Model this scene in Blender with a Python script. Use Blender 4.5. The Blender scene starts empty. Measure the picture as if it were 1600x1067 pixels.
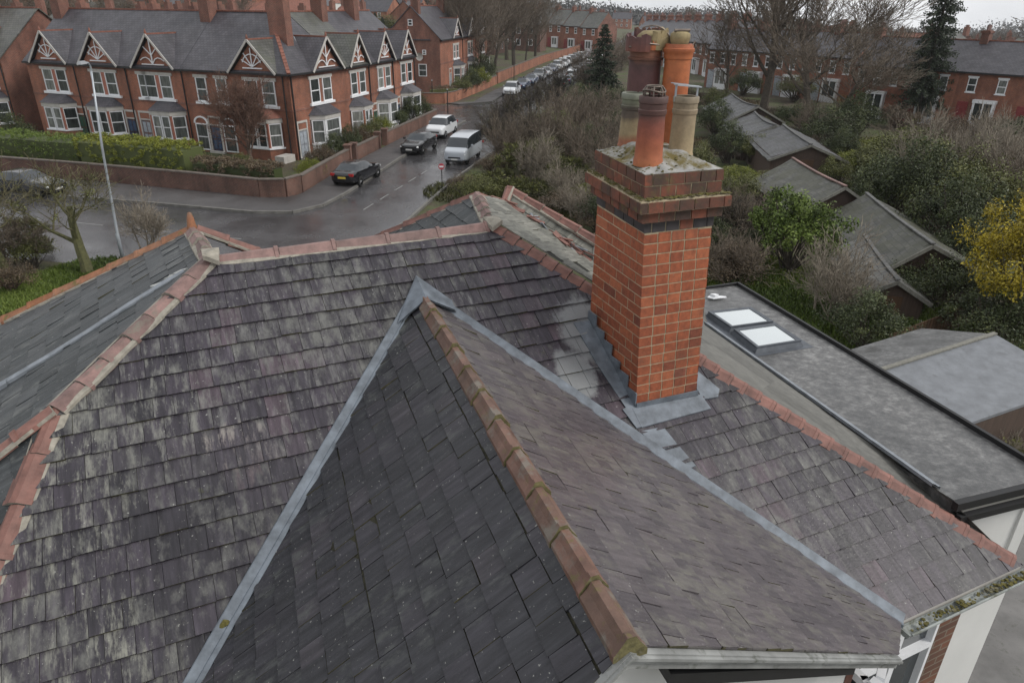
import bpy, bmesh, math, random
from mathutils import Vector, Matrix
R = math.radians
sc = bpy.context.scene
col = sc.collection
# ------------------------------------------------------------------ camera, sky, sun, exposure
CAM = Vector((0, 0, 10.8))
PITCH, ROLL, FPX = R(25.7), R(0.6), 1100.0
fw = Vector((0, math.cos(PITCH), -math.sin(PITCH)))
_r0 = Vector((1, 0, 0)); _u0 = _r0.cross(fw)
rt = _r0*math.cos(ROLL) + _u0*math.sin(ROLL); up = rt.cross(fw)
cd = bpy.data.cameras.new('camera'); cam = bpy.data.objects.new('camera', cd); col.objects.link(cam)
cam.matrix_world = Matrix(((rt.x, up.x, -fw.x, CAM.x), (rt.y, up.y, -fw.y, CAM.y), (rt.z, up.z, -fw.z, CAM.z), (0, 0, 0, 1)))
cd.sensor_width = 36; cd.lens = 36*FPX/1600; cd.clip_end = 6000; cd.clip_start = .05
sc.camera = cam
w = bpy.data.worlds.new('World'); sc.world = w; w.use_nodes = True
nt = w.node_tree; nt.nodes.clear()
SUN_EL, SUN_AZ = R(42), R(105)       # azimuth measured from +Y towards +X
sky = nt.nodes.new('ShaderNodeTexSky'); sky.sky_type = 'NISHITA'; sky.sun_disc = False
sky.sun_elevation = SUN_EL; sky.sun_rotation = SUN_AZ; sky.dust_density = 4; sky.air_density = 1
hs = nt.nodes.new('ShaderNodeHueSaturation'); hs.inputs['Saturation'].default_value = .25; hs.inputs['Value'].default_value = .05
nt.links.new(sky.outputs[0], hs.inputs['Color'])
tc = nt.nodes.new('ShaderNodeTexCoord'); mp = nt.nodes.new('ShaderNodeMapping'); mp.inputs['Scale'].default_value = (2.2, 2.2, 9)
nz = nt.nodes.new('ShaderNodeTexNoise'); nz.inputs['Scale'].default_value = 1.6; nz.inputs['Detail'].default_value = 6
cr = nt.nodes.new('ShaderNodeValToRGB')
cr.color_ramp.elements[0].position = .3; cr.color_ramp.elements[0].color = (.56, .58, .61, 1)
cr.color_ramp.elements[1].position = .72; cr.color_ramp.elements[1].color = (.86, .865, .875, 1)
nt.links.new(tc.outputs['Generated'], mp.inputs[0]); nt.links.new(mp.outputs[0], nz.inputs['Vector']); nt.links.new(nz.outputs[0], cr.inputs[0])
mx = nt.nodes.new('ShaderNodeMix'); mx.data_type = 'RGBA'; mx.inputs['Factor'].default_value = .9      # overcast: cloud over the sky
nt.links.new(hs.outputs[0], mx.inputs[6]); nt.links.new(cr.outputs[0], mx.inputs[7])
bg = nt.nodes.new('ShaderNodeBackground'); bg.inputs['Strength'].default_value = 1.0
wo = nt.nodes.new('ShaderNodeOutputWorld'); nt.links.new(mx.outputs[2], bg.inputs[0]); nt.links.new(bg.outputs[0], wo.inputs[0])
sd = bpy.data.lights.new('sun', 'SUN'); sd.energy = 1.5; sd.angle = R(20); sd.color = (1, .96, .9)
sun = bpy.data.objects.new('sun', sd); col.objects.link(sun)
sdir = Vector((math.sin(SUN_AZ)*math.cos(SUN_EL), math.cos(SUN_AZ)*math.cos(SUN_EL), math.sin(SUN_EL)))
sun.rotation_euler = sdir.to_track_quat('Z', 'Y').to_euler()
sc.view_settings.view_transform = 'Standard'; sc.view_settings.look = 'None'; sc.view_settings.exposure = .42; sc.view_settings.gamma = 1

# ------------------------------------------------------------------ helpers
def at(px, py, z=0.0):
    """plan position of a photo pixel at height z (used to survey the place)"""
    d = fw + rt*((px-800)/FPX) - up*((py-533.5)/FPX)
    return CAM + d*((z-CAM.z)/d.z)
def smooth(t):
    t = max(0, min(1, t)); return t*t*(3-2*t)
def hz(x, y):
    """terrain height: flat round the house, falling to the right in the distance"""
    return -.0555*max(-400, min(400, x))*smooth((y-100)/110)
class MB:
    def __init__(s, M=None): s.v, s.f, s.m, s.r, s.M = [], [], [], [], M
    def face(s, pts, m=0, r=None):
        b = len(s.v)
        for p in pts:
            p = Vector(p); s.v.append(tuple(s.M @ p if s.M else p))
        s.f.append(tuple(range(b, b+len(pts)))); s.m.append(m); s.r.append(random.random() if r is None else r)
    def box(s, a, b, m=0, r=None):
        x0, y0, z0 = a; x1, y1, z1 = b
        r = random.random() if r is None else r
        P = [(x0,y0,z0),(x1,y0,z0),(x1,y1,z0),(x0,y1,z0),(x0,y0,z1),(x1,y0,z1),(x1,y1,z1),(x0,y1,z1)]
        s.hexa(P, m, r)
    def hexa(s, P, m=0, r=None):
        b = len(s.v); r = random.random() if r is None else r
        for p in P:
            p = Vector(p); s.v.append(tuple(s.M @ p if s.M else p))
        for q in ((0,3,2,1),(4,5,6,7),(0,1,5,4),(1,2,6,5),(2,3,7,6),(3,0,4,7)):
            s.f.append(tuple(b+i for i in q)); s.m.append(m); s.r.append(r)
    def bar(s, a, b, wd, th, upv=(0,0,1), m=0, r=None):
        a, b = Vector(a), Vector(b); d = (b-a).normalized(); u = Vector(upv)
        x = d.cross(u)
        if x.length < 1e-4: x = d.cross(Vector((1,0,0)))
        x.normalize(); z = x.cross(d).normalized()
        x *= wd/2; z *= th/2
        s.hexa([a-x-z, a+x-z, b+x-z, b-x-z, a-x+z, a+x+z, b+x+z, b-x+z], m, r)
    def tube(s, pts, rad, n=8, m=0, caps=True, r=None):
        pts = [Vector(p) for p in pts]; rings = []
        r = random.random() if r is None else r
        pv = None
        for i, p in enumerate(pts):
            d = (pts[min(i+1, len(pts)-1)] - pts[max(i-1, 0)]).normalized()
            if pv is None:
                x = d.cross(Vector((0,0,1)))
                if x.length < 1e-3: x = Vector((1,0,0))
            else: x = pv - d*pv.dot(d)
            x.normalize(); pv = x; y = d.cross(x)
            rr = rad[i] if isinstance(rad, (list, tuple)) else rad
            b = len(s.v)
            for k in range(n):
                a = 2*math.pi*k/n; q = p + x*(rr*math.cos(a)) + y*(rr*math.sin(a))
                s.v.append(tuple(s.M @ q if s.M else q))
            rings.append(b)
        for i in range(len(rings)-1):
            for k in range(n):
                k2 = (k+1) % n
                s.f.append((rings[i]+k, rings[i]+k2, rings[i+1]+k2, rings[i+1]+k)); s.m.append(m); s.r.append(r)
        if caps:
            s.f.append(tuple(rings[0]+k for k in range(n))[::-1]); s.m.append(m); s.r.append(r)
            s.f.append(tuple(rings[-1]+k for k in range(n))); s.m.append(m); s.r.append(r)
    def lathe(s, prof, c=(0,0,0), n=28, m=0, r=.5, wob=0):
        c = Vector(c); b0 = len(s.v)
        for (rr, z) in prof:
            for k in range(n):
                a = 2*math.pi*k/n; q = rr*(1+wob*math.sin(3*a+z*9)) ; p = c + Vector((q*math.cos(a), q*math.sin(a), z))
                s.v.append(tuple(s.M @ p if s.M else p))
        for i in range(len(prof)-1):
            for k in range(n):
                k2 = (k+1) % n
                s.f.append((b0+i*n+k, b0+i*n+k2, b0+(i+1)*n+k2, b0+(i+1)*n+k)); s.m.append(m); s.r.append(r)
    def prism(s, poly, dvec, m=0, r=None):
        """closed prism of a planar polygon swept by dvec"""
        P = [Vector(p) for p in poly]; Q = [p+Vector(dvec) for p in P]; n = len(P)
        r = random.random() if r is None else r
        s.face(P[::-1], m, r); s.face(Q, m, r)
        for i in range(n): s.face([P[i], P[(i+1) % n], Q[(i+1) % n], Q[i]], m, r)
    def build(s, name, mats, parent=None, smooth_=False, uv=True, tri=False, weld=False):
        me = bpy.data.meshes.new(name)
        o = Vector((0,0,0))
        q_ = parent
        while q_ is not None:
            if q_.get('_world'): o = Vector(q_['_org'])
            q_ = q_.parent
        vs = [(x-o.x, y-o.y, z-o.z) for x, y, z in s.v] if o.length > 0 else s.v
        me.from_pydata(vs, [], s.f)
        for m in (mats if isinstance(mats, (list, tuple)) else [mats]): me.materials.append(m)
        me.polygons.foreach_set('material_index', s.m)
        a = me.attributes.new('rnd', 'FLOAT', 'FACE'); a.data.foreach_set('value', s.r)
        if smooth_: me.polygons.foreach_set('use_smooth', [True]*len(s.f))
        if uv:
            ul = me.uv_layers.new(name='UVMap'); d = ul.data
            for p in me.polygons:
                n = p.normal
                t = Vector((-n.y, n.x, 0))
                if t.length < .05: t = Vector((1,0,0))
                t.normalize(); b = n.cross(t)
                for li in p.loop_indices:
                    c = Vector(vs[me.loops[li].vertex_index]); d[li].uv = (c.dot(t), c.dot(b))
        if tri or weld:
            bm = bmesh.new(); bm.from_mesh(me)
            if weld: bmesh.ops.remove_doubles(bm, verts=bm.verts, dist=1e-4)
            if tri: bmesh.ops.triangulate(bm, faces=[f for f in bm.faces if len(f.verts) > 4])
            bm.to_mesh(me); bm.free()
        ob = bpy.data.objects.new(name, me); col.objects.link(ob)
        if parent is not None: ob.parent = parent
        return ob
def tag(o, label=None, cat=None, group=None, kind=None):
    if label: o['label'] = label
    if cat: o['category'] = cat
    if group: o['group'] = group
    if kind: o['kind'] = kind
    return o
WORLD_ROOTS = []
def thing(name, label, cat, loc=(0,0,0), rz=0.0, group=None, world=False):
    o = bpy.data.objects.new(name, None); col.objects.link(o); o.empty_display_size = .3
    o.location = loc; o.rotation_euler = (0, 0, rz)
    if world: o['_world'] = 1; o['_org'] = tuple(loc); WORLD_ROOTS.append(o)
    return tag(o, label, cat, group)
def clone(o, parent=None):
    c = o.copy(); col.objects.link(c)
    if parent is not None: c.parent = parent
    for ch in list(o.children): clone(ch, c)
    return c

# ------------------------------------------------------------------ materials
def newmat(name):
    m = bpy.data.materials.new(name); m.use_nodes = True; t = m.node_tree; t.nodes.clear()
    b = t.nodes.new('ShaderNodeBsdfPrincipled'); o = t.nodes.new('ShaderNodeOutputMaterial'); t.links.new(b.outputs[0], o.inputs[0])
    return m, t, b
def N(t, ty, **kw):
    n = t.nodes.new(ty)
    for k, v in kw.items():
        if k.startswith('_'): setattr(n, k[1:], v)
        else: n.inputs[k.replace('__', ' ')].default_value = v
    return n
def ramp(t, src, stops):
    c = t.nodes.new('ShaderNodeValToRGB'); e = c.color_ramp.elements
    while len(e) < len(stops): e.new(.5)
    for i, (p, k) in enumerate(stops): e[i].position = p; e[i].color = (*k, 1) if len(k) == 3 else k
    t.links.new(src, c.inputs[0]); return c.outputs[0]
def mixc(t, f, a, b, mode='MIX'):
    m = t.nodes.new('ShaderNodeMix'); m.data_type = 'RGBA'; m.blend_type = mode
    for s, i in ((f, 0), (a, 6), (b, 7)):
        if isinstance(s, (int, float)): m.inputs[i].default_value = s
        elif isinstance(s, tuple): m.inputs[i].default_value = (*s, 1)
        else: t.links.new(s, m.inputs[i])
    return m.outputs[2]
def coords(t, kind='Object', scale=(1,1,1), rot=(0,0,0)):
    c = t.nodes.new('ShaderNodeTexCoord'); m = t.nodes.new('ShaderNodeMapping'); m.inputs['Scale'].default_value = scale; m.inputs['Rotation'].default_value = rot
    t.links.new(c.outputs[kind], m.inputs[0]); return m.outputs[0]
def noise(t, vec, scale, detail=4, rough=.55):
    n = t.nodes.new('ShaderNodeTexNoise'); n.inputs['Scale'].default_value = scale; n.inputs['Detail'].default_value = detail; n.inputs['Roughness'].default_value = rough
    t.links.new(vec, n.inputs['Vector']); return n.outputs[0]
def rnd(t):
    a = t.nodes.new('ShaderNodeAttribute'); a.attribute_name = 'rnd'; return a.outputs['Fac']
def bump(t, b, h, strength=.3, dist=.01):
    n = t.nodes.new('ShaderNodeBump'); n.inputs['Strength'].default_value = strength; n.inputs['Distance'].default_value = dist
    t.links.new(h, n.inputs['Height']); t.links.new(n.outputs[0], b.inputs['Normal'])
def plain(name, c, rough=.6, var=.25, scale=6, metal=0, spec=.5, b_=0, dirt=None):
    m, t, b = newmat(name); v = coords(t)
    n = noise(t, v, scale, 6, .6)
    lo = tuple(x*(1-var) for x in c); hi = tuple(min(1, x*(1+var)) for x in c)
    o = ramp(t, n, [(.3, lo), (.7, hi)])
    if dirt:
        k = ramp(t, noise(t, v, dirt[1], 7, .7), [(dirt[2], (0,0,0)), (dirt[2]+.15, (1,1,1))]); o = mixc(t, k, o, dirt[0])
    t.links.new(o, b.inputs['Base Color'])
    b.inputs['Roughness'].default_value = rough; b.inputs['Metallic'].default_value = metal; b.inputs['Specular IOR Level'].default_value = spec
    if b_: bump(t, b, n, b_, .02)
    return m
UB0, VB0 = (.9074,.4203), (.4203,-.9074)
def slate_mat(name, stops, lichen, lpos=.6, rough=.40, streak=1.0, moss=(.05,.055,.015), mosspos=.68, pale=None, spec=.36, stains=(), sc=(26, 2.6), lo=.5):
    m, t, b = newmat(name)
    uv = coords(t, 'UV'); ob = coords(t, 'Object')
    base = ramp(t, rnd(t), stops)
    st = noise(t, coords(t, 'UV', (*sc, 1)), 1.0, 5, .65)          # weather streaks running down the slope
    base = mixc(t, 1.0, base, ramp(t, st, [(.28, (lo,)*3), (.48, (.9,)*3), (.62, (1.3 if lo < .6 else 1.12,)*3), (.74, (2.2*streak,)*3)]), 'MULTIPLY')
    big = noise(t, ob, 1.1, 4, .6); fine = noise(t, uv, 30, 6, .7); med = noise(t, coords(t, 'UV', (9, 4, 1)), 1.0, 6, .7)
    add = t.nodes.new('ShaderNodeMath'); add.operation = 'MULTIPLY_ADD'; t.links.new(big, add.inputs[0]); add.inputs[1].default_value = .55
    t.links.new(med, add.inputs[2])
    k = ramp(t, add.outputs[0], [(lpos+.17, (0,0,0)), (lpos+.36, (.85,)*3)])
    base = mixc(t, k, base, lichen)
    sp = ramp(t, noise(t, uv, 48, 4, .6), [(.655, (0,0,0)), (.70, (.9,)*3)])      # small pale lichen spots
    base = mixc(t, sp, base, (.30, .30, .28))
    mo = ramp(t, noise(t, ob, 3.2, 6, .7), [(mosspos, (0,0,0)), (mosspos+.1, (.8,)*3)])
    base = mixc(t, mo, base, moss)
    for (cu, cv), (ru, rv), sc_, amt in stains:      # weather stains, sealant smears: each with a place and ragged shape of its own
        cx, cy = UB0[0]*cu+VB0[0]*cv, UB0[1]*cu+VB0[1]*cv
        mp_ = t.nodes.new('ShaderNodeMapping'); mp_.vector_type = 'POINT'; tc_ = t.nodes.new('ShaderNodeTexCoord')
        sb_ = t.nodes.new('ShaderNodeVectorMath'); sb_.operation = 'SUBTRACT'; sb_.inputs[1].default_value = (cx, cy, 0); t.links.new(tc_.outputs['Object'], sb_.inputs[0])
        du = t.nodes.new('ShaderNodeVectorMath'); du.operation = 'DOT_PRODUCT'; du.inputs[1].default_value = (UB0[0]/ru, UB0[1]/ru, 0); t.links.new(sb_.outputs[0], du.inputs[0])
        dv = t.nodes.new('ShaderNodeVectorMath'); dv.operation = 'DOT_PRODUCT'; dv.inputs[1].default_value = (VB0[0]/rv, VB0[1]/rv, 0); t.links.new(sb_.outputs[0], dv.inputs[0])
        cx_ = t.nodes.new('ShaderNodeCombineXYZ'); t.links.new(du.outputs['Value'], cx_.inputs[0]); t.links.new(dv.outputs['Value'], cx_.inputs[1])
        ln = t.nodes.new('ShaderNodeVectorMath'); ln.operation = 'LENGTH'; t.links.new(cx_.outputs[0], ln.inputs[0])
        ad = t.nodes.new('ShaderNodeMath'); ad.operation = 'MULTIPLY_ADD'; ad.inputs[1].default_value = -1.5; t.links.new(noise(t, ob, 7 if min(ru, rv) > .06 else 15, 8, .75), ad.inputs[0]); 
        a2 = t.nodes.new('ShaderNodeMath'); a2.operation = 'MULTIPLY_ADD'; a2.inputs[1].default_value = -.5; t.links.new(st, a2.inputs[0]); t.links.new(ln.outputs['Value'], a2.inputs[2]); t.links.new(a2.outputs[0], ad.inputs[2])
        msk = ramp(t, ad.outputs[0], [(0, (amt,)*3), (.38, (0,0,0))])
        if amt < .8: msk = mixc(t, 1.0, ramp(t, ad.outputs[0], [(.0, (amt,)*3), (.5, (0,0,0))]), ramp(t, noise(t, coords(t, 'UV', (16, 3.2, 1)), 1.0, 7, .75), [(.50, (0,0,0)), (.66, (1,1,1))]), 'MULTIPLY')
        base = mixc(t, msk, base, sc_)
    t.links.new(base, b.inputs['Base Color'])
    b.inputs['Roughness'].default_value = rough; b.inputs['Specular IOR Level'].default_value = spec
    bump(t, b, fine, .4, .008)
    return m
PURPLE = [(0, (.026,.024,.029)), (.3, (.037,.033,.041)), (.55, (.046,.039,.050)), (.75, (.044,.040,.047)), (.92, (.054,.045,.056)), (1, (.072,.054,.066))]
M = {}
M['slate_main'] = slate_mat('slate_main', PURPLE, (.135,.135,.125), .62, stains=[((.40,1.0),(.20,.22),(.22,.23,.235),.85),((.13,1.28),(.12,.16),(.22,.23,.235),.85),((-.55,.60),(.10,.09),(.20,.205,.21),.6),((-2.40,1.22),(.09,.05),(.30,.26,.235),.79),((-2.27,1.20),(.13,.05),(.30,.26,.235),.79),((-2.33,1.36),(.05,.035),(.28,.25,.22),.79),((-2.25,1.36),(.16,.13),(.11,.075,.085),.6),((-3.3,1.9),(.30,.9),(.27,.27,.23),.7),((-1.7,.75),(1.1,.55),(.19,.19,.18),.6),((-2.9,1.0),(.35,.35),(.22,.22,.19),.6),((-3.0,2.6),(.25,.5),(.25,.25,.21),.6)])
M['slate_shaded'] = slate_mat('slate_shaded', [(0,(.026,.026,.030)),(.5,(.031,.031,.036)),(.85,(.036,.034,.041)),(1,(.046,.042,.049))], (.085,.09,.085), .66, .45, .85, mosspos=.72)  # gable's left slope, away from the sun: its shade put into the slate colour
M['slate_lit'] = slate_mat('slate_lit', [(0,(.076,.067,.073)),(.5,(.090,.079,.086)),(1,(.112,.098,.102))], (.15,.143,.125), .60, .38, .75, moss=(.10,.098,.05), mosspos=.68, sc=(34, 4), lo=.62)  # same gable's right slope, towards the light: its brightness put into the colour
M['slate_wing'] = slate_mat('slate_wing', [(0,(.026,.03,.032)),(.5,(.038,.043,.046)),(1,(.058,.062,.065))], (.12,.125,.12), .66, .5)
M['slate_grey'] = slate_mat('slate_grey', [(0,(.11,.11,.095)),(.5,(.15,.15,.13)),(1,(.2,.195,.17))], (.2,.2,.17), .6, .6)
M['under'] = plain('under', (.018,.018,.014), .9)
def tile_mat(name, c0, c1, lich=(.16,.15,.12), lpos=.6, moss=(.10,.085,.02), mpos=.66):
    m, t, b = newmat(name); ob = coords(t)
    base = mixc(t, rnd(t), c0, c1)
    n = noise(t, ob, 9, 6, .65)
    base = mixc(t, 1.0, base, ramp(t, n, [(.3, (.6,)*3), (.7, (1.35,)*3)]), 'MULTIPLY')
    base = mixc(t, ramp(t, noise(t, ob, 5, 7, .7), [(lpos, (0,0,0)), (lpos+.1, (.8,)*3)]), base, lich)
    base = mixc(t, ramp(t, noise(t, ob, 13, 5, .7), [(mpos, (0,0,0)), (mpos+.08, (.85,)*3)]), base, moss)
    t.links.new(base, b.inputs['Base Color']); b.inputs['Roughness'].default_value = .62
    bump(t, b, noise(t, ob, 60, 5, .7), .35, .006)
    return m
M['ridge_old'] = tile_mat('ridge_old', (.115,.07,.052), (.175,.092,.068), lich=(.17,.155,.13), lpos=.50, moss=(.12,.095,.035), mpos=.58)
M['ridge_red'] = tile_mat('ridge_red', (.165,.078,.062), (.205,.098,.078), lpos=.70, mpos=.76)
M['ridge_orange'] = tile_mat('ridge_orange', (.24,.09,.035), (.26,.125,.07), lpos=.60, moss=(.12,.09,.02), mpos=.55)
M['ridge_brown'] = tile_mat('ridge_brown', (.15,.095,.085), (.24,.145,.13), lpos=.58, mpos=.68)
M['mortar'] = plain('mortar', (.27,.25,.21), .9, .3, 20, b_=.4)
M['lead'] = plain('lead', (.13,.15,.175), .6, .4, 9, metal=.1, dirt=((.22,.24,.26), 14, .62), b_=.15)
M['lead_pale'] = plain('lead_pale', (.20,.22,.245), .5, .3, 11, metal=.1, dirt=((.2,.2,.18), 12, .62))
M['sealant'] = plain('sealant', (.34,.35,.34), .7, .2, 14)
M['white'] = plain('white', (.74,.75,.77), .45, .08, 8)
M['white_dirty'] = plain('white_dirty', (.46,.44,.41), .6, .15, 3, dirt=((.35,.3,.24), 5, .62))
M['render'] = plain('render', (.60,.60,.585), .8, .05, 2.5)
M['black'] = plain('black', (.012,.012,.013), .55, .2)
M['felt'] = None
def felt_mat():
    m, t, b = newmat('felt'); ob = coords(t, 'Object')
    n1 = noise(t, coords(t, 'Object', (9, 12, 9), (0,0,.5)), 1.0, 8, .8); n2 = noise(t, ob, 1.4, 4)
    c = ramp(t, n1, [(.30, (.05,.051,.053)), (.5, (.125,.125,.125)), (.66, (.25,.25,.245))])
    c = mixc(t, 1.0, c, ramp(t, n2, [(.35, (.6,)*3), (.62, (1.1,)*3)]), 'MULTIPLY')
    t.links.new(c, b.inputs['Base Color'])
    r = ramp(t, n2, [(.4, (.3,)*3), (.6, (.6,)*3)]); t.links.new(r, b.inputs['Roughness']); bump(t, b, n1, .35, .01)
    return m
M['felt'] = felt_mat(); M['felt_blue'] = plain('felt_blue', (.165,.175,.19), .6, .22, 3, dirt=((.10,.105,.11), 2.2, .58)); M['concrete'] = plain('concrete', (.15,.145,.14), .9, .3, 1.5, dirt=((.07,.07,.06), 3, .55))
def skyglass(name, c, rough=.05):
    m, t, b = newmat(name); b.inputs['Base Color'].default_value = (*c, 1); b.inputs['Roughness'].default_value = rough; b.inputs['Specular IOR Level'].default_value = .8
    return m
M['glass'] = skyglass('glass', (.03,.037,.04), .06)
M['carglass'] = skyglass('carglass', (.02,.025,.03), .03)
m, t, b = newmat('skylight_glass'); b.inputs['Base Color'].default_value = (.78,.82,.82,1); b.inputs['Metallic'].default_value = .85; b.inputs['Roughness'].default_value = .06; M['skyglass'] = m
def pane_mat():   # net curtains and dark rooms behind the far windows
    m, t, b = newmat('pane'); oi = t.nodes.new('ShaderNodeObjectInfo'); ob = coords(t, 'Object', (3, 3, .6))
    c = ramp(t, oi.outputs['Random'], [(0, (.03,.036,.036)), (.35, (.06,.068,.068)), (.7, (.16,.17,.16)), (1, (.26,.27,.25))])
    c = mixc(t, 1.0, c, ramp(t, noise(t, ob, 2.0, 3), [(.35, (.55,)*3), (.65, (1.25,)*3)]), 'MULTIPLY')
    t.links.new(c, b.inputs['Base Color']); b.inputs['Roughness'].default_value = .12; b.inputs['Specular IOR Level'].default_value = .6
    return m
M['pane'] = pane_mat()
def brick_rnd(name):   # the near chimney: each brick is modelled
    m, t, b = newmat(name); ob = coords(t)
    c = ramp(t, rnd(t), [(0, (.17,.05,.028)), (.10, (.25,.068,.03)), (.7, (.31,.088,.038)), (.92, (.355,.112,.050)), (1, (.20,.065,.04))])
    c = mixc(t, 1.0, c, ramp(t, noise(t, ob, 26, 6, .7), [(.3, (.65,)*3), (.7, (1.3,)*3)]), 'MULTIPLY')
    c = mixc(t, ramp(t, noise(t, ob, 4, 8, .75), [(.52, (0,0,0)), (.72, (.65,)*3)]), c, (.13,.055,.034))
    c = mixc(t, ramp(t, noise(t, ob, 15, 6, .75), [(.66, (0,0,0)), (.74, (.6,)*3)]), c, (.24,.19,.15))
    t.links.new(c, b.inputs['Base Color']); b.inputs['Roughness'].default_value = .75; bump(t, b, noise(t, ob, 90, 4, .7), .4, .005); return m
M['brick'] = brick_rnd('brick')
def brick_dirty():
    m, t, b = newmat('brick_dirty'); ob = coords(t)
    c = ramp(t, rnd(t), [(0, (.06,.035,.028)), (.4, (.15,.05,.03)), (.75, (.22,.065,.035)), (1, (.1,.045,.032))])
    c = mixc(t, ramp(t, noise(t, ob, 7, 7, .75), [(.40, (0,0,0)), (.62, (.85,)*3)]), c, (.045,.036,.026))
    c = mixc(t, ramp(t, noise(t, ob, 11, 7, .75), [(.56, (0,0,0)), (.68, (.8,)*3)]), c, (.12,.105,.035))
    t.links.new(c, b.inputs['Base Color']); b.inputs['Roughness'].default_value = .8; bump(t, b, noise(t, ob, 60, 4, .7), .4, .006); return m
M['brick_dirty'] = brick_dirty()
M['brick_blue'] = plain('brick_blue', (.035,.03,.032), .6, .4, 14, dirt=((.10,.09,.05), 9, .66))
M['joint'] = plain('joint', (.37,.31,.21), .9, .25, 22)
M['moss'] = plain('moss', (.10,.088,.022), .95, .5, 25, b_=.6, dirt=((.17,.16,.13), 8, .55))
M['crown'] = plain('crown', (.30,.30,.29), .9, .3, 12, b_=.5, dirt=((.12,.095,.028), 5, .44))
def brick_far(name, c1, c2, mortar=(.25,.2,.16), dark=.5):
    m, t, b = newmat(name); uv = coords(t, 'UV'); ob = coords(t)
    br = t.nodes.new('ShaderNodeTexBrick'); t.links.new(uv, br.inputs['Vector']); br.inputs['Scale'].default_value = 1
    br.inputs['Brick Width'].default_value = .225; br.inputs['Row Height'].default_value = .075; br.inputs['Mortar Size'].default_value = .007
    br.inputs['Color1'].default_value = (*c1, 1); br.inputs['Color2'].default_value = (*c2, 1); br.inputs['Mortar'].default_value = (*mortar, 1)
    oi = t.nodes.new('ShaderNodeObjectInfo')
    c = mixc(t, 1.0, br.outputs[0], ramp(t, noise(t, coords(t, 'Object', (1,1,.5)), .8, 7, .7), [(.3, (dark,)*3), (.68, (1.25,)*3)]), 'MULTIPLY')
    c = mixc(t, 1.0, c, ramp(t, oi.outputs['Random'], [(0, (.8,.8,.8)), (1, (1.12,1.12,1.12))]), 'MULTIPLY')
    t.links.new(c, b.inputs['Base Color']); b.inputs['Roughness'].default_value = .8; return m
M['wall'] = brick_far('wall', (.33,.105,.052), (.24,.082,.048))
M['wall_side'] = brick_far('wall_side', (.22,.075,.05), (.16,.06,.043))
M['wall_garden'] = brick_far('wall_garden', (.15,.06,.042), (.11,.048,.036), dark=.4)
M['wall_orange'] = brick_far('wall_orange', (.36,.125,.065), (.28,.10,.055))
def roof_far(name, c1, c2, moss=(.07,.075,.05), lp=.62):
    m, t, b = newmat(name); uv = coords(t, 'UV'); ob = coords(t)
    br = t.nodes.new('ShaderNodeTexBrick'); t.links.new(uv, br.inputs['Vector']); br.inputs['Scale'].default_value = 1
    br.inputs['Brick Width'].default_value = .3; br.inputs['Row Height'].default_value = .24; br.inputs['Mortar Size'].default_value = .012
    br.inputs['Color1'].default_value = (*c1, 1); br.inputs['Color2'].default_value = (*c2, 1); br.inputs['Mortar'].default_value = (.02,.02,.02,1)
    c = mixc(t, 1.0, br.outputs[0], ramp(t, noise(t, ob, 1.1, 7, .7), [(.3, (.6,)*3), (.7, (1.35,)*3)]), 'MULTIPLY')
    c = mixc(t, ramp(t, noise(t, ob, .7, 7, .72), [(lp, (0,0,0)), (lp+.12, (.6,)*3)]), c, moss)
    c = mixc(t, ramp(t, noise(t, uv, 3.5, 3, .5), [(.72, (0,0,0)), (.76, (.5,)*3)]), c, (.2,.2,.19))
    t.links.new(c, b.inputs['Base Color']); b.inputs['Roughness'].default_value = .5; return m
M['roof_far'] = roof_far('roof_far', (.052,.050,.060), (.075,.070,.080))
M['roof_green'] = roof_far('roof_green', (.085,.087,.08), (.11,.11,.10), lp=.5)
M['shed_roof'] = roof_far('shed_roof', (.085,.088,.092), (.105,.105,.108), (.045,.048,.03), .5)
M['tile_red'] = plain('tile_red', (.20,.08,.055), .7, .35, 4)
M['terracotta'] = plain('terracotta', (.27,.105,.055), .7, .25, 6)
M['lead_far'] = plain('lead_far', (.32,.34,.36), .5)
def wood(name, c, rough=.75):
    m, t, b = newmat(name); v = coords(t, 'Object', (14, 14, 1.2)); n = noise(t, v, 1.0, 6, .65)
    o = ramp(t, n, [(.3, tuple(x*.55 for x in c)), (.7, tuple(x*1.35 for x in c))]); o = mixc(t, .35, o, mixc(t, rnd(t), tuple(x*.5 for x in c), tuple(x*1.4 for x in c)))
    t.links.new(o, b.inputs['Base Color']); b.inputs['Roughness'].default_value = rough; return m
M['wood'] = wood('wood', (.075,.05,.038)); M['wood_grey'] = wood('wood_grey', (.19,.185,.16)); M['fence'] = wood('fence', (.10,.055,.03))
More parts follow.
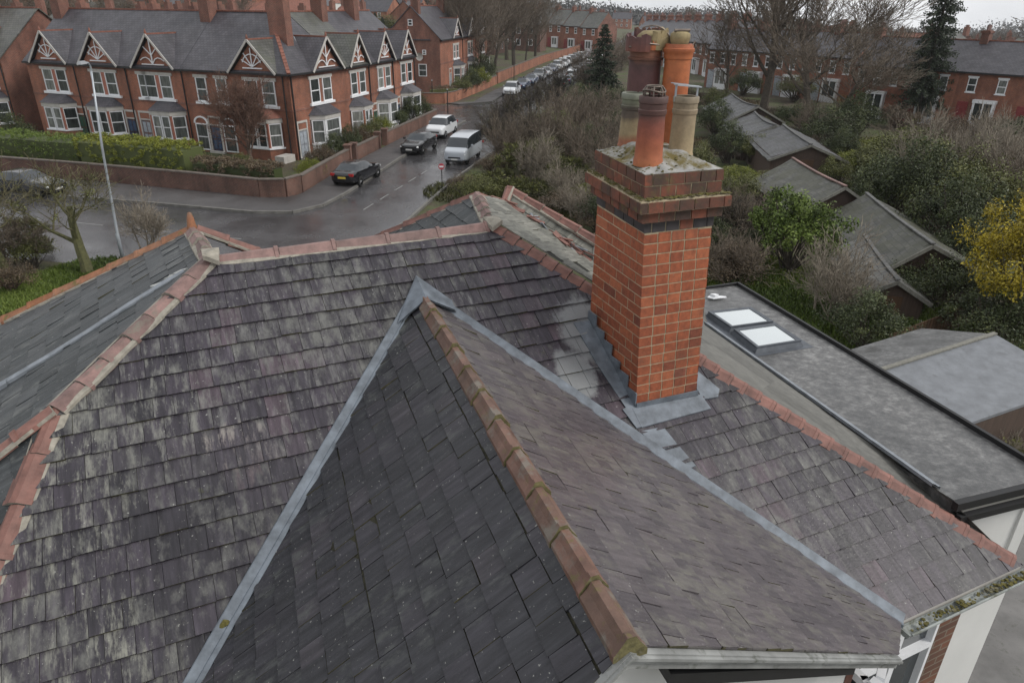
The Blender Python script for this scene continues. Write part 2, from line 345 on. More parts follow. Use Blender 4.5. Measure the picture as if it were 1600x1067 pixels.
def pot_mat(name, stops):     # glaze and burnt bands run along the height of the pot
    m, t, b = newmat(name); c = t.nodes.new('ShaderNodeTexCoord'); s = t.nodes.new('ShaderNodeSeparateXYZ'); t.links.new(c.outputs['Generated'], s.inputs[0])
    n = noise(t, c.outputs['Object'], 8, 6, .6); a = t.nodes.new('ShaderNodeMath'); a.operation = 'MULTIPLY_ADD'; a.inputs[1].default_value = .22; t.links.new(n, a.inputs[0])
    sb = t.nodes.new('ShaderNodeMath'); sb.operation = 'SUBTRACT'; sb.inputs[1].default_value = .11; t.links.new(s.outputs[2], sb.inputs[0]); t.links.new(sb.outputs[0], a.inputs[2])
    o = ramp(t, a.outputs[0], stops); o = mixc(t, 1.0, o, ramp(t, noise(t, c.outputs['Object'], 22, 6, .7), [(.3, (.78,)*3), (.7, (1.18,)*3)]), 'MULTIPLY')
    o = mixc(t, ramp(t, noise(t, c.outputs['Object'], 6, 6, .75), [(.62, (0,0,0)), (.75, (.5,)*3)]), o, (.09,.075,.06))
    t.links.new(o, b.inputs['Base Color']); b.inputs['Roughness'].default_value = .6; return m
M['pot_red'] = pot_mat('pot_red', [(0,(.38,.13,.05)),(.12,(.34,.105,.045)),(.4,(.28,.08,.042)),(.62,(.19,.058,.04)),(.75,(.085,.038,.032)),(1,(.08,.045,.04))])
M['pot_buff'] = pot_mat('pot_buff', [(0,(.34,.26,.15)),(.4,(.31,.24,.145)),(.75,(.26,.20,.13)),(1,(.22,.18,.125))])
M['pot_mix'] = pot_mat('pot_mix', [(0,(.27,.09,.045)),(.2,(.26,.10,.05)),(.3,(.30,.23,.13)),(.5,(.27,.21,.12)),(.6,(.10,.075,.055)),(.75,(.07,.055,.045)),(.88,(.15,.16,.11)),(1,(.19,.20,.16))])
M['pot_plum'] = pot_mat('pot_plum', [(0,(.15,.05,.035)),(.4,(.115,.05,.045)),(.75,(.095,.042,.042)),(.86,(.07,.035,.032)),(1,(.22,.09,.05))])
M['pot_orange'] = pot_mat('pot_orange', [(0,(.30,.09,.03)),(.5,(.36,.105,.036)),(.85,(.40,.125,.045)),(1,(.33,.10,.045))])
M['pot_yellow'] = plain('pot_yellow', (.24,.19,.10), .8, .4, 10)
M['wire'] = plain('wire', (.16,.13,.11), .5, .4, 20, metal=.5)
def leaf_mat(name, stops, rough=.5, tr=.0):
    m, t, b = newmat(name); c = ramp(t, rnd(t), stops); t.links.new(c, b.inputs['Base Color']); b.inputs['Roughness'].default_value = rough; b.inputs['Specular IOR Level'].default_value = .3; return m
G1 = leaf_mat('leaf_dark', [(0,(.018,.026,.010)),(.5,(.048,.062,.022)),(.85,(.088,.105,.038)),(1,(.14,.15,.055))])
G2 = leaf_mat('leaf_bright', [(0,(.035,.055,.010)),(.4,(.075,.115,.018)),(.8,(.13,.18,.035)),(1,(.20,.25,.06))])
G3 = leaf_mat('leaf_yellow', [(0,(.12,.10,.01)),(.4,(.28,.22,.015)),(.8,(.45,.35,.025)),(1,(.52,.44,.06))])
G4 = leaf_mat('leaf_olive', [(0,(.035,.036,.012)),(.4,(.075,.08,.024)),(.8,(.135,.145,.045)),(1,(.22,.22,.08))])
G5 = leaf_mat('leaf_brown', [(0,(.045,.032,.02)),(.5,(.09,.066,.042)),(1,(.17,.125,.075))])
G6 = leaf_mat('leaf_lime', [(0,(.06,.075,.01)),(.4,(.12,.14,.016)),(.8,(.20,.215,.028)),(1,(.28,.28,.05))])
G7 = leaf_mat('leaf_fir', [(0,(.014,.022,.012)),(.5,(.03,.044,.024)),(1,(.062,.08,.045))])
BK = plain('bark', (.075,.062,.048), .9, .45, 8)
BK2 = plain('bark_moss', (.075,.075,.03), .9, .5, 10)
BKG = plain('bark_grey', (.17,.15,.12), .9, .35, 8)
BKB = plain('bark_brown', (.09,.06,.045), .9, .4, 8)
def ground_mat():
    m, t, b = newmat('ground'); ob = coords(t)
    g = ramp(t, noise(t, ob, 1.7, 8, .7), [(.3, (.028,.036,.012)), (.5, (.06,.078,.022)), (.7, (.11,.135,.04))])
    br = ramp(t, noise(t, ob, 6, 6, .7), [(.3, (.04,.03,.02)), (.7, (.11,.088,.058))])
    c = mixc(t, ramp(t, noise(t, ob, .22, 6, .65), [(.42, (0,0,0)), (.56, (1,1,1))]), g, br)
    t.links.new(c, b.inputs['Base Color']); b.inputs['Roughness'].default_value = .95; bump(t, b, noise(t, ob, 5, 6, .7), .8, .1); return m
M['ground'] = ground_mat()
def asphalt(name, c, r0, r1):
    m, t, b = newmat(name); ob = coords(t)
    n = noise(t, ob, .35, 6, .6); n2 = noise(t, ob, 30, 4, .7)
    k = ramp(t, n, [(.3, tuple(x*.75 for x in c)), (.7, tuple(x*1.3 for x in c))]); k = mixc(t, 1.0, k, ramp(t, n2, [(.3, (.7,)*3), (.7, (1.3,)*3)]), 'MULTIPLY')
    t.links.new(k, b.inputs['Base Color']); t.links.new(ramp(t, noise(t, ob, .5, 6, .6), [(.35, (r0,)*3), (.65, (r1,)*3)]), b.inputs['Roughness']); bump(t, b, n2, .15, .01); return m
M['road'] = asphalt('road', (.056,.054,.057), .10, .30); M['pave'] = asphalt('pave', (.062,.058,.058), .4, .7)
M['kerb'] = plain('kerb', (.13,.125,.115), .8, .3, 3); M['paint'] = plain('paint', (.17,.17,.165), .4, .5, 9)
M['metal'] = plain('metal', (.36,.39,.42), .4, .12, 3, metal=.4)
M['rust'] = plain('rust', (.16,.07,.04), .8)
def carpaint(name, c, rough=.22):
    m, t, b = newmat(name); b.inputs['Base Color'].default_value = (*c, 1); b.inputs['Roughness'].default_value = rough; b.inputs['Coat Weight'].default_value = .6; b.inputs['Coat Roughness'].default_value = .06; return m
M['car_black'] = carpaint('car_black', (.008,.008,.01)); M['car_white'] = carpaint('car_white', (.62,.64,.66)); M['car_silver'] = carpaint('car_silver', (.34,.36,.38), .3); M['car_blue'] = carpaint('car_blue', (.03,.05,.10)); M['car_van'] = carpaint('car_van', (.40,.43,.47)); M['car_grey'] = carpaint('car_grey', (.09,.095,.10))
M['tyre'] = plain('tyre', (.012,.012,.012), .85); M['rim'] = plain('rim', (.35,.36,.37), .35, .1, 3, metal=.6)
M['lamp_red'] = plain('lamp_red', (.35,.02,.02), .25, .1); M['lamp_clear'] = plain('lamp_clear', (.6,.62,.62), .15, .1); M['plate'] = plain('plate', (.55,.42,.06), .5, .1); M['plate_w'] = plain('plate_w', (.6,.6,.58), .5, .1)
M['sign_red'] = plain('sign_red', (.42,.05,.07), .5, .15)

# ================================================================== ground and roads (setting)
random.seed(4)
xs = [-420,-320,-240,-180,-130,-95]+[x for x in range(-70, 85, 5)]+[95,120,150,190,240,320,420,520]
ys = [-60,-30,-10]+[y for y in range(0, 100, 10)]+[y for y in range(100, 230, 8)]+[240,260,290,330,380,450,550,700,900,1200]
g = MB()
idx = {}
for j, y in enumerate(ys):
    for i, x in enumerate(xs):
        idx[i, j] = len(g.v); k = smooth((math.hypot(x, y)-700)/500)
        g.v.append((x, y, hz(x, y)*(1-.0*k)))
for j in range(len(ys)-1):
    for i in range(len(xs)-1):
        g.f.append((idx[i,j], idx[i+1,j], idx[i+1,j+1], idx[i,j+1])); g.m.append(0); g.r.append(.5)
tag(g.build('ground', M['ground'], smooth_=True), kind='structure')
def strip(name, L_, R_, z, mat, thick=0):
    """paved strip between two survey lines, following the terrain"""
    b = MB(); n = len(L_)
    def P(p): 
        q = 0.06 if p[1] > 100 else 0
        return (p[0], p[1], hz(*p)+z+q)
    for i in range(n-1):
        b.face([P(L_[i]), P(R_[i]), P(R_[i+1]), P(L_[i+1])])
        if thick:
            for S_ in (L_, R_):
                a, c = Vector(P(S_[i])), Vector(P(S_[i+1])); dn = Vector((0,0,thick))
                b.face([a, c, c-dn, a-dn])
    return tag(b.build(name, mat), kind='structure')
def dens(l, step=9):
    o = []
    for a, c in zip(l, l[1:]):
        n = max(1, int(max(abs(a[1]-c[1]), 0)/step))
        for k in range(n): o.append((a[0]+(c[0]-a[0])*k/n, a[1]+(c[1]-a[1])*k/n))
    o.append(l[-1]); return o
kl = [(-60,50.0),(-31.3,42.4),(-23.9,41.0),(-19.5,39.9),(-14.6,38.6)]
sl = [(-60,38),(-40,33.3),(-24,31),(-18,29.6),(-9,28.0)]
strip('road', kl, sl, .006, M['road'])
kerb_side = [(-14.6,38.6),(-12.4,38.7),(-11.1,40.2),(-10.4,43),(-9.9,46),(-8.7,53.9),(-6.6,64.5),(-4.9,73.0)]
right_side = [(-9,28.0),(-7.2,32),(-6.2,35.5),(-5.7,37.4),(-5.1,41),(-3.7,48.5),(-.9,60),(1.9,72.0)]
strip('road', kerb_side, right_side, .006, M['road'])
strip('road', [(-4.9,73.0),(-2.7,88.0)], [(1.9,72.0),(4.6,86)], .006, M['road'])
far_l = dens([(-2.7,88.0),(-.6,100),(1.2,108),(4.6,125),(9.2,148),(23.5,214),(40,290),(52,350)]); far_r = dens([(4.6,86),(6.3,97),(8.0,105.5),(11.4,122.5),(16,145.5),(30,211.5),(46.5,288),(58.5,348)])
n = min(len(far_l), len(far_r)); strip('road', far_l[:n], far_r[:n], .012, M['road'])
strip('road', [(-4.9,73.0),(-7.4,76.5),(-40,84)], [(-2.7,88),(-6.4,85.2),(-40,92)], .010, M['road'])
# pavements, raised, with stone kerbs
strip('pavement', [(-60,54.5),(-35.1,47.6),(-27.9,45.7),(-20.2,43.4),(-14.6,41.7),(-13.2,42.4)], [(-60,50.0),(-31.3,42.4),(-23.9,41.0),(-19.5,39.9),(-14.6,38.6),(-12.4,38.7)], .12, M['pave'], .12)
strip('pavement', [(-13.2,42.4),(-13.0,43),(-12.8,44.5),(-12.4,48),(-11.3,54.8),(-9.3,65.2),(-7.5,74.0),(-7.6,76.4)], [(-12.4,38.7),(-11.1,40.2),(-10.4,43),(-9.9,46),(-8.7,53.9),(-6.6,64.5),(-4.9,73.0),(-7.3,76.4)], .12, M['pave'], .12)
pl = [(-8.0,86.4),(-4.9,88.0),(-2.8,100)]; pr = [(-6.4,85.4),(-2.7,88.2),(-.7,100)]
strip('pavement', dens(pl+[(-.6,109),(2.6,126),(7,148.8),(21.3,214.7)]), dens(pr+[(1.1,108),(4.5,125),(9.1,148),(23.4,214)]), .12, M['pave'], .1)
def kerb(name, pts):
    b = MB()
    for a, c in zip(pts, pts[1:]): b.bar((*a, .075+hz(*a)), (*c, .075+hz(*c)), .16, .16)
    tag(b.build(name, M['kerb']), kind='structure')
kerb('kerb', kl[:-1]+kerb_side)
kerb('kerb', right_side[2:])
b = MB()
def dash(p, q, wd=.11, z=.012):
    p, q = Vector((*p, z)), Vector((*q, z)); s = (q-p).normalized().cross(Vector((0,0,1)))*wd/2
    b.face([p-s, p+s, q+s, q-s])
A0, A1 = Vector((-8.6,39.6)), Vector((-3.3,62.5)); d_ = (A1-A0).normalized()
for k in range(10):
    p = A0+d_*(k*2.4); dash(p, p+d_*1.4)
for k in range(5):
    p = Vector((-13.6-4*k, 33.9+1.05*k)); dash(p, p+Vector((-2,.52)))
tag(b.build('road_marking', M['paint']), kind='structure')

# ================================================================== the house under the camera
M['side_grey'] = wood('side_grey', (.125,.123,.112))
M['gap_moss'] = plain('gap_moss', (.028,.026,.014), .95, .6, 40, dirt=((.09,.08,.03), 18, .58))
M['edge_moss'] = plain('edge_moss', (.055,.05,.02), .95, .5, 30)
M['joint_moss'] = plain('joint_moss', (.13,.115,.05), .95, .45, 30, b_=.4, dirt=((.22,.2,.16), 14, .55))
UB = Vector((.9074,.4203,0)); VB = Vector((.4203,-.9074,0)); BO = Vector((-.173,5.796,0))
def L(u_, v_, z): return BO + UB*u_ + VB*v_ + Vector((0,0,z))
house = thing('house', 'large house with slate hipped roof and red hip tiles in the foreground', 'house', (BO.x, BO.y, 0), world=True)
random.seed(11)
def clip(poly, a0, b0, a1, b1):
    for ax, lim, sg in ((0,a0,1),(0,a1,-1),(1,b0,1),(1,b1,-1)):
        out = []
        for i in range(len(poly)):
            p, q = poly[i], poly[(i+1) % len(poly)]
            dp, dq = (p[ax]-lim)*sg, (q[ax]-lim)*sg
            if dp >= 0: out.append(p)
            if (dp >= 0) != (dq >= 0):
                k = dp/(dp-dq); out.append((p[0]+(q[0]-p[0])*k, p[1]+(q[1]-p[1])*k))
        poly = out
        if len(poly) < 3: return []
    return poly
def slates(name, poly, edir, mat, wd=.145, gauge=.15, lift=.011, jit=.004, parent=house, sag=0.004, miss=0.0, tone=None, moss_=.22, gap=0, side=.0012):
    """a slated slope: every slate is a thin tilted plate, clipped to the outline of the slope"""
    P = [Vector(p) for p in poly]; o = P[0]
    e = Vector(edir).normalized(); nn = Vector((0,0,0))
    for i in range(1, len(P)-1): nn += (P[i]-o).cross(P[i+1]-o)
    nn.normalize()
    if nn.z < 0: nn = -nn
    e = (e - nn*e.dot(nn)).normalized(); s = nn.cross(e)
    if s.z > 0: s = -s
    q2 = [((p-o).dot(e), (p-o).dot(s)) for p in P]
    mb = MB(); uvs = []
    amin, amax = min(p[0] for p in q2), max(p[0] for p in q2); bmin, bmax = min(p[1] for p in q2), max(p[1] for p in q2)
    mb.face([o+e*a+s*c-nn*.004 for a, c in q2], 1, .5); uvs += q2
    rows = int((bmax-bmin)/gauge)+2
    for j in range(rows):
        c0 = bmin + j*gauge; a = amin - random.random()*.1 - (wd/2 if j % 2 else 0)
        jr = random.uniform(-.004, .004)
        while a < amax:
            ww = wd*random.choice((.82, .95, 1, 1, 1.05, 1.12)); js = jr+random.uniform(-jit, jit); c1 = c0+gauge+(.012 if not gap else -gap*random.uniform(.3,1.5))+js
            lf = lift + random.uniform(-.003, .004); tl = random.uniform(-.0025, .0025)
            pc = clip(q2, a+side, c0-(.01 if not gap else 0)+js, a+ww-side, c1)
            if pc and random.random() > miss:
                ar = 0
                for i in range(len(pc)): ar += pc[i][0]*pc[(i+1)%len(pc)][1]-pc[(i+1)%len(pc)][0]*pc[i][1]
                if abs(ar) > 4e-5:
                    rr = random.random()
                    if tone: rr = min(1, max(0, tone(o+e*a+s*c0, rr)))
                    def hgt(p): return .002 + lf*max(0, min(1, (p[1]-c0)/(gauge))) + tl*((p[0]-a)/ww-.5)*2 + sag*math.sin(p[0]*2.1+.7)*math.sin(p[1]*1.7)
                    top = [o+e*p[0]+s*p[1]+nn*hgt(p) for p in pc]
                    mb.face(top, 0, rr); uvs += [(p[0]+7.3*rr, p[1]+3.1*rr) for p in pc]
                    low = [o+e*p[0]+s*p[1]-nn*.003 for p in pc]; mossy = random.random() < moss_
                    for i in range(len(pc)):
                        k = (i+1) % len(pc)
                        mb.face([top[i], low[i], low[k], top[k]], 2 if mossy else 0, rr*.4); uvs += [pc[i], pc[i], pc[k], pc[k]]
            a += ww
    ob = mb.build(name, [mat, M['under'] if not gap else M['gap_moss'], M['edge_moss']], parent, uv=False)
    ul = ob.data.uv_layers.new(name='UVMap'); flat = [0.0]*(2*len(ob.data.loops)); k = 0
    for a, c in uvs: flat[k] = a; flat[k+1] = c; k += 2
    ul.data.foreach_set('uv', flat)
    return ob
def ridge(name, p0, p1, sideL, sideR, mat, length=.3, hw=.085, lift=.02, roll_=.012, parent=house, collar=.012, bed=True, wob=.004, jm=None):
    """a run of angular ridge or hip tiles bedded in mortar"""
    p0, p1 = Vector(p0), Vector(p1); d = (p1-p0); Ln = d.length; d.normalize()
    def perp(s):
        s = Vector(s); s = (s-d*s.dot(d)); return s.normalized()
    sl_, sr_ = perp(sideL), perp(sideR); upv = -(sl_+sr_); upv = (upv - d*upv.dot(d))
    upv = upv.normalized() if upv.length > .05 else sl_.cross(d).normalized()
    if upv.z < 0: upv = -upv
    mb = MB(); n = max(1, round(Ln/length)); st = Ln/n
    for i in range(n):
        ra = random.random(); oy = upv*random.uniform(-wob, wob)+sl_*random.uniform(-wob, wob); kk = random.uniform(.96, 1.04)
        a = p0+d*(i*st+.003)+oy; c = p0+d*((i+1)*st-.002)+oy+upv*.004
        def ring(p, h_, x_=0):
            w_ = hw*kk*(1+x_)
            return [p+sl_*w_+upv*(h_*.35), p+sl_*w_*.55+upv*(h_*.9), p+sl_*.02+upv*(h_+roll_), p+sr_*.02+upv*(h_+roll_), p+sr_*w_*.55+upv*(h_*.9), p+sr_*w_+upv*(h_*.35)]
        sect = [(a, lift), (c-d*.03, lift+.003), (c-d*.028, lift+.003+collar), (c, lift+.003+collar)]
        rings = [ring(p, h_, .05 if h_ > lift+.005 else 0) for p, h_ in sect]
        for q in range(3):
            for m_ in range(5): mb.face([rings[q][m_], rings[q][m_+1], rings[q+1][m_+1], rings[q+1][m_]], 0, ra)
            mb.face([rings[q][0], rings[q+1][0], rings[q+1][0]-upv*.03, rings[q][0]-upv*.03], 0, ra); mb.face([rings[q][5], rings[q+1][5], rings[q+1][5]-upv*.03, rings[q][5]-upv*.03], 0, ra)
        mb.face([x for x in rings[3]]+[rings[3][5]-upv*.03, rings[3][0]-upv*.03], 1, .5); mb.face([x for x in rings[0]]+[rings[0][5]-upv*.03, rings[0][0]-upv*.03], 1, .5)
    if bed:
        for s_ in (sl_, sr_):
            k = max(3, int(Ln/.12)); w_ = [hw*1.0+random.uniform(0, .014) for _ in range(k+1)]
            for i in range(k):
                a, c = p0+d*(Ln*i/k), p0+d*(Ln*(i+1)/k)
                mb.face([a+s_*w_[i]+upv*.010, c+s_*w_[i+1]+upv*.010, c+s_*hw*.7+upv*.012, a+s_*hw*.7+upv*.012], 1, .5)
                mb.face([a+s_*w_[i]+upv*.010, c+s_*w_[i+1]+upv*.010, c+s_*w_[i+1]-upv*.01, a+s_*w_[i]-upv*.01], 1, .5)
    return mb.build(name, [mat, jm or M['mortar']], parent)
def band(name, pts, sA, prof, mat, parent=house, nrm=None):
    """a dressed metal strip: profile (side, height) swept along pts; sA is the side direction"""
    mb = MB(); pts = [Vector(p) for p in pts]
    rings = []
    for i, p in enumerate(pts):
        d = (pts[min(i+1, len(pts)-1)]-pts[max(0, i-1)]).normalized(); s = Vector(sA); s = (s-d*s.dot(d)).normalized(); h_ = s.cross(d)
        if h_.z < 0: h_ = -h_
        j = random.uniform(-.0012, .0012)
        rings.append([p+s*(a+j)+h_*(c+j*.6) for a, c in prof])
    for i in range(len(rings)-1):
        for k in range(len(prof)-1): mb.face([rings[i][k], rings[i][k+1], rings[i+1][k+1], rings[i+1][k]])
        lo = [q-Vector((0,0,.03)) for q in (rings[i][0], rings[i+1][0])]; mb.face([rings[i][0], rings[i+1][0], lo[1], lo[0]])
        lo = [q-Vector((0,0,.03)) for q in (rings[i][-1], rings[i+1][-1])]; mb.face([rings[i][-1], rings[i+1][-1], lo[1], lo[0]])
    return mb.build(name, mat, parent, smooth_=False)
def lerp(a, c, k): a, c = Vector(a), Vector(c); return a+(c-a)*k
def seg(a, c, n): return [lerp(a, c, i/n) for i in range(n+1)]
TP = math.tan(R(33.0))
def P1(u_, v_, dz=0): return L(u_, v_, 9.1-TP*v_+dz)
A_, B_, D_, E_, K_ = P1(-2.23,0), P1(0,0), P1(2.97,3.25), P1(1.66,3.25), P1(-3.26,.84)
K2 = P1(-4.3,3.25)
# main slope
slates('main_slope', [A_, B_, D_, K2, K_], UB, M['slate_main'], .145, .15, lift=.016,
       tone=lambda p, r: r*.8+.1+(.25*math.sin(p.x*1.9+p.y*2.7)+.12*math.sin(p.x*5.1-p.y*3.3)))
Vv = P1(-.81,.47)
X1 = L(-1.17,3.92,Vv.z); T_ = L(1.05,3.62,7.36); TL = L(-3.15,4.05,7.36); VL = P1(-3.02,2.66)
rdir = (X1-Vv).normalized()
slates('gable_slope', [Vv, X1, TL, VL], rdir, M['slate_shaded'], .145, .14, lift=.009, jit=.004, moss_=.4, gap=.0045, side=.0014, sag=.006)
slates('gable_slope', [Vv, E_, T_, X1], rdir, M['slate_lit'], .15, .125, lift=.006, jit=.004, moss_=.3, gap=.0055, side=.0016, sag=.006)
sL = (VL-Vv).normalized(); sR = (T_-X1).normalized()
ridge('gable_ridge_tiles', lerp(Vv, X1, .05)+Vector((0,0,.012)), X1+rdir*.02+Vector((0,0,.012)), TL-X1, T_-X1, M['ridge_old'], .30, .074, .022, .016, collar=.012, jm=M['joint_moss'], bed=False)
# lead valleys
band('valley_lead', seg(Vv, VL, 14), -UB, [(.056,.022),(.050,.027),(.0,.025),(-.008,.034),(-.034,.036)], M['lead'])
band('valley_lead', seg(Vv, lerp(Vv, E_, 1.0), 14), UB, [(.056,.024),(.050,.030),(.0,.026),(-.028,.03),(-.033,.042),(-.044,.038)], M['lead'])
mb = MB(); a = P1(-.81,.39,.055); r_ = Vv+rdir*.24+Vector((0,0,.038)); l_ = lerp(Vv, VL, .115)+Vector((0,0,.052)); q_ = lerp(Vv, E_, .085)+Vector((0,0,.054)); l2 = P1(-1.01,.62,.03); q2_ = P1(-.60,.60,.03)
for f_ in ([a, l_, r_], [a, r_, q_], [a, l2, l_], [a, q_, q2_]): mb.face(f_); mb.face([x-Vector((0,0,.012)) for x in f_][::-1])
mb.build('lead_saddle', M['lead'], house)
mb = MB(); p = lerp(Vv, VL, .775)
mb.tube([p+Vector((-.03,0,.02)), p+Vector((0,.02,.045)), p+Vector((.035,.05,.02))], [.012,.022,.008], 7); mb.build('moss_clump', M['moss'], house)
# ridge and hips of the main roof
ridge('ridge_tiles', A_+UB*.05, B_-UB*.05, VB-Vector((0,0,.6)), -VB-Vector((0,0,.6)), M['ridge_brown'], .40, .075, .018, .012)
dhp = (D_-B_)
ridge('hip_tiles', B_, lerp(B_, D_, .985), -UB-Vector((0,0,.15))+VB*.2, UB-Vector((0,0,.45)), M['ridge_red'], .13, .085, .022, .008, collar=.003, bed=False)
ridge('hip_tiles', A_-UB*.02, K_, UB+VB*.4, -UB-VB*.2-Vector((0,0,.5)), M['ridge_brown'], .19, .085, .016, .008, collar=.004, wob=.007)
ridge('hip_tiles', K_, K2, UB, -UB-Vector((0,0,.6)), M['ridge_red'], .3, .085, .016, .01, collar=.004, wob=.006)
mb = MB()
for p, s_ in ((A_, 1), (B_, -1)):
    p = p+Vector((0,0,.03)); q = [p+UB*s_*-.05+VB*.09, p+UB*s_*.05+VB*.11-Vector((0,0,.05)), p+UB*s_*.07-VB*.05, p-UB*s_*.05-VB*.06]
    mb = MB(); mb.prism(q, (0,0,.035), 0); mb.build('mortar_pad', M['mortar'], house)
# left hip slope, back wing with orange verge
S_ = L(-2.32,-1.22,9.0); SV = L(-4.75,-2.2,7.80); VA = L(-2.33,-.10,9.02); VBt = L(-4.3,-.26,7.98)
KB = P1(-3.26,.84); KL = L(-3.95,1.0,8.16)
slates('wing_slope', [S_, SV, VBt, VA], UB*.1+VB, M['slate_wing'], .15, .15, lift=.008)
slates('hip_slope', [A_, VA, VBt, KL, K_], UB*.05+VB, M['slate_wing'], .15, .15, lift=.008)
slates('hip_slope', [K_, KL, L(-5.2,2.2,7.0), K2], UB*.05+VB, M['slate_wing'], .15, .15, lift=.008)
ridge('ridge_tiles', K_, KL+(KL-K_)*.3, VB, -VB-Vector((0,0,.5)), M['ridge_red'], .3, .075, .02, .01)
band('valley_lead', [L(-2.42,-.13,8.965)+Vector((0,0,.03)), *[lerp(VA, VBt, k)+Vector((0,0,.03+.008*math.sin(9*k))) for k in (.12,.25,.4,.55,.68,.8,.9,1)]], VB, [(.035,.0),(.0,.012),(-.03,.0)], M['lead_pale'])
band('valley_lead', [lerp(VA, VBt, k)+VB*(.02+.13*(k-.7))+Vector((0,0,.03+.01*math.sin(9*k))) for k in (.7,.78,.86,.95,1)], VB, [(.03,.0),(.0,.012),(-.03,.0)], M['lead_pale'])
for (u_, v_, s_) in ((-2.45,-.19,.05),(-2.53,-.22,.035),(-2.62,-.2,.04)):
    p = L(u_, v_, 9.0+.47*(u_+2.33)+.02); mb = MB(); mb.prism([p+Vector((s_*math.cos(k)*random.uniform(.7,1.5), s_*math.sin(k)*random.uniform(.6,1.2), s_*.4*math.cos(k))) for k in [i*.9 for i in range(7)]], (0,0,.012)); mb.build('sealant_patch', M['sealant'], house)

mb = MB()
ridge('verge_tiles', S_, SV, VB-Vector((0,0,.1)), -VB-Vector((0,0,1.2)), M['ridge_orange'], .30, .06, .028, .012, collar=.004)
ridge('verge_tiles', S_+UB*.03, S_+UB*1.0-VB*.02-Vector((0,0,.55)), VB-Vector((0,0,.1)), -VB-Vector((0,0,1)), M['ridge_red'], .30, .06, .028, .012, collar=.004)
mb = MB(); mb.lathe([(.0,.13),(.018,.12),(.03,.07),(.036,.02),(.055,-.05)], S_+Vector((0,0,.02)), 10); mb.build('finial', M['ridge_orange'], house, smooth_=True)
ridge('ridge_tiles', S_, A_, -UB-Vector((0,0,.5)), UB-Vector((0,0,.5)), M['ridge_brown'], .34, .07, .02, .01)
# the two back wings on the right
S2 = L(.13,-.68,9.2); S3 = L(.64,-1.08,9.12); V1 = L(.49,-.91,9.0); V2 = L(1.0,.0,8.62); R3 = L(1.12,-.17,8.80); H_ = P1(.65*.914*1.094,.65)
W2 = L(-.80,-1.52,8.587)
slates('wing_slope', [S2, B_-Vector((0,0,.0)), L(-.95,-.05,8.46), W2], VB, M['slate_wing'], .15, .14, lift=.008)
slates('wing_slope', [S2, V1, V2, H_, B_], (V2-V1), M['slate_grey'], .16, .13, lift=.006, miss=.03)
slates('wing_slope', [S3, R3, V2, V1], (R3-S3), M['slate_grey'], .16, .13, lift=.006, miss=.04)
F1 = L(2.97,-.54,7.40); F2 = L(2.62,2.76,7.40)
mb = MB()
hp = [lerp(H_, D_, k) for k in (0,.2,.4,.6,.8,.97)]; fl = [lerp(V2, F1, 1), *[lerp(F1, F2, k) for k in (.2,.4,.6,.8,1)]]
for i in range(5):
    for k in range(4):
        a0, a1 = lerp(hp[i], fl[i], k/4), lerp(hp[i], fl[i], (k+1)/4); c0, c1 = lerp(hp[i+1], fl[i+1], k/4), lerp(hp[i+1], fl[i+1], (k+1)/4)
        mb.face([a0, c0, c1, a1])
mb.face([R3, V2, H_, F1]); mb.face([R3, F1, L(3.74,-1.65,7.38), L(.9,-1.2,8.9)])
mb.build('side_slope', M['side_grey'], house)
ridge('verge_tiles', S2, W2, VB-Vector((0,0,.1)), -VB-Vector((0,0,1)), M['ridge_red'], .3, .055, .024, .01, collar=.003)
ridge('verge_tiles', S2, V1, VB-Vector((0,0,.1)), -VB-Vector((0,0,1)), M['ridge_red'], .3, .045, .018, .008, collar=.003)
ridge('verge_tiles', V1, S3, VB-Vector((0,0,.1)), -VB-Vector((0,0,1)), M['ridge_red'], .3, .055, .02, .01, collar=.003)
ridge('ridge_tiles', S3, R3+(R3-S3)*.05, -UB-Vector((0,0,.3)), UB-Vector((0,0,.6)), M['ridge_red'], .22, .06, .02, .01, collar=.003)
ridge('ridge_tiles', S2, lerp(S2, B_, .93), -UB-Vector((0,0,.4)), UB-Vector((0,0,.4)), M['ridge_brown'], .13, .07, .02, .012, collar=.005)
mb = MB(); random.seed(5)          # broken tiles and slipped slates lying in the valley between the wings
for i in range(34):
    k = random.random()**.9; p = lerp(V1, V2, k)+Vector((random.gauss(0,.03), random.gauss(0,.03), .035+random.random()*.02)); d = (V2-V1).normalized()+Vector((random.gauss(0,.3), random.gauss(0,.3), random.gauss(0,.12)))
    d.normalize(); l_ = random.uniform(.05,.15); mb.bar(p-d*l_, p+d*l_, random.uniform(.02,.05), .01, (random.gauss(0,.4), random.gauss(0,.4), 1), 0 if random.random() < .7 else 1)
mb.build('broken_tiles', [M['ridge_red'], M['lead_pale']], house)
# flat roof of the extension with its edges and lead
FZ = 7.38
FA, FB, FC, FD = L(2.66,2.80,FZ), L(3.46,2.86,FZ), L(4.24,-1.50,FZ), L(3.20,-1.62,FZ)
FB = L(3.66,2.92,FZ)
mb = MB(); mb.prism([FA, FB, FC, FD, L(2.6,-.6,FZ)], (0,0,-.12)); mb.build('flat_roof', M['felt'], house)
mb = MB()
mb.bar(lerp(FB,FC,-.01)+Vector((0,0,.02)), FC+Vector((0,0,.02)), .035, .05); mb.bar(lerp(FB,FC,.0)+UB*.05+Vector((0,0,-.07)), FC+UB*.05+Vector((0,0,-.07)), .03, .10)
mb.bar(FA-UB*.02+VB*.03+Vector((0,0,-.03)), FB+VB*.03+Vector((0,0,-.03)), .05, .07); mb.bar(FA+VB*.07+Vector((0,0,-.13)), FB+VB*.07+Vector((0,0,-.13)), .05, .06)
mb.bar(FC+Vector((0,0,.02)), FD+Vector((0,0,.0)), .03, .04)
mb.build('roof_edging', M['black'], house)
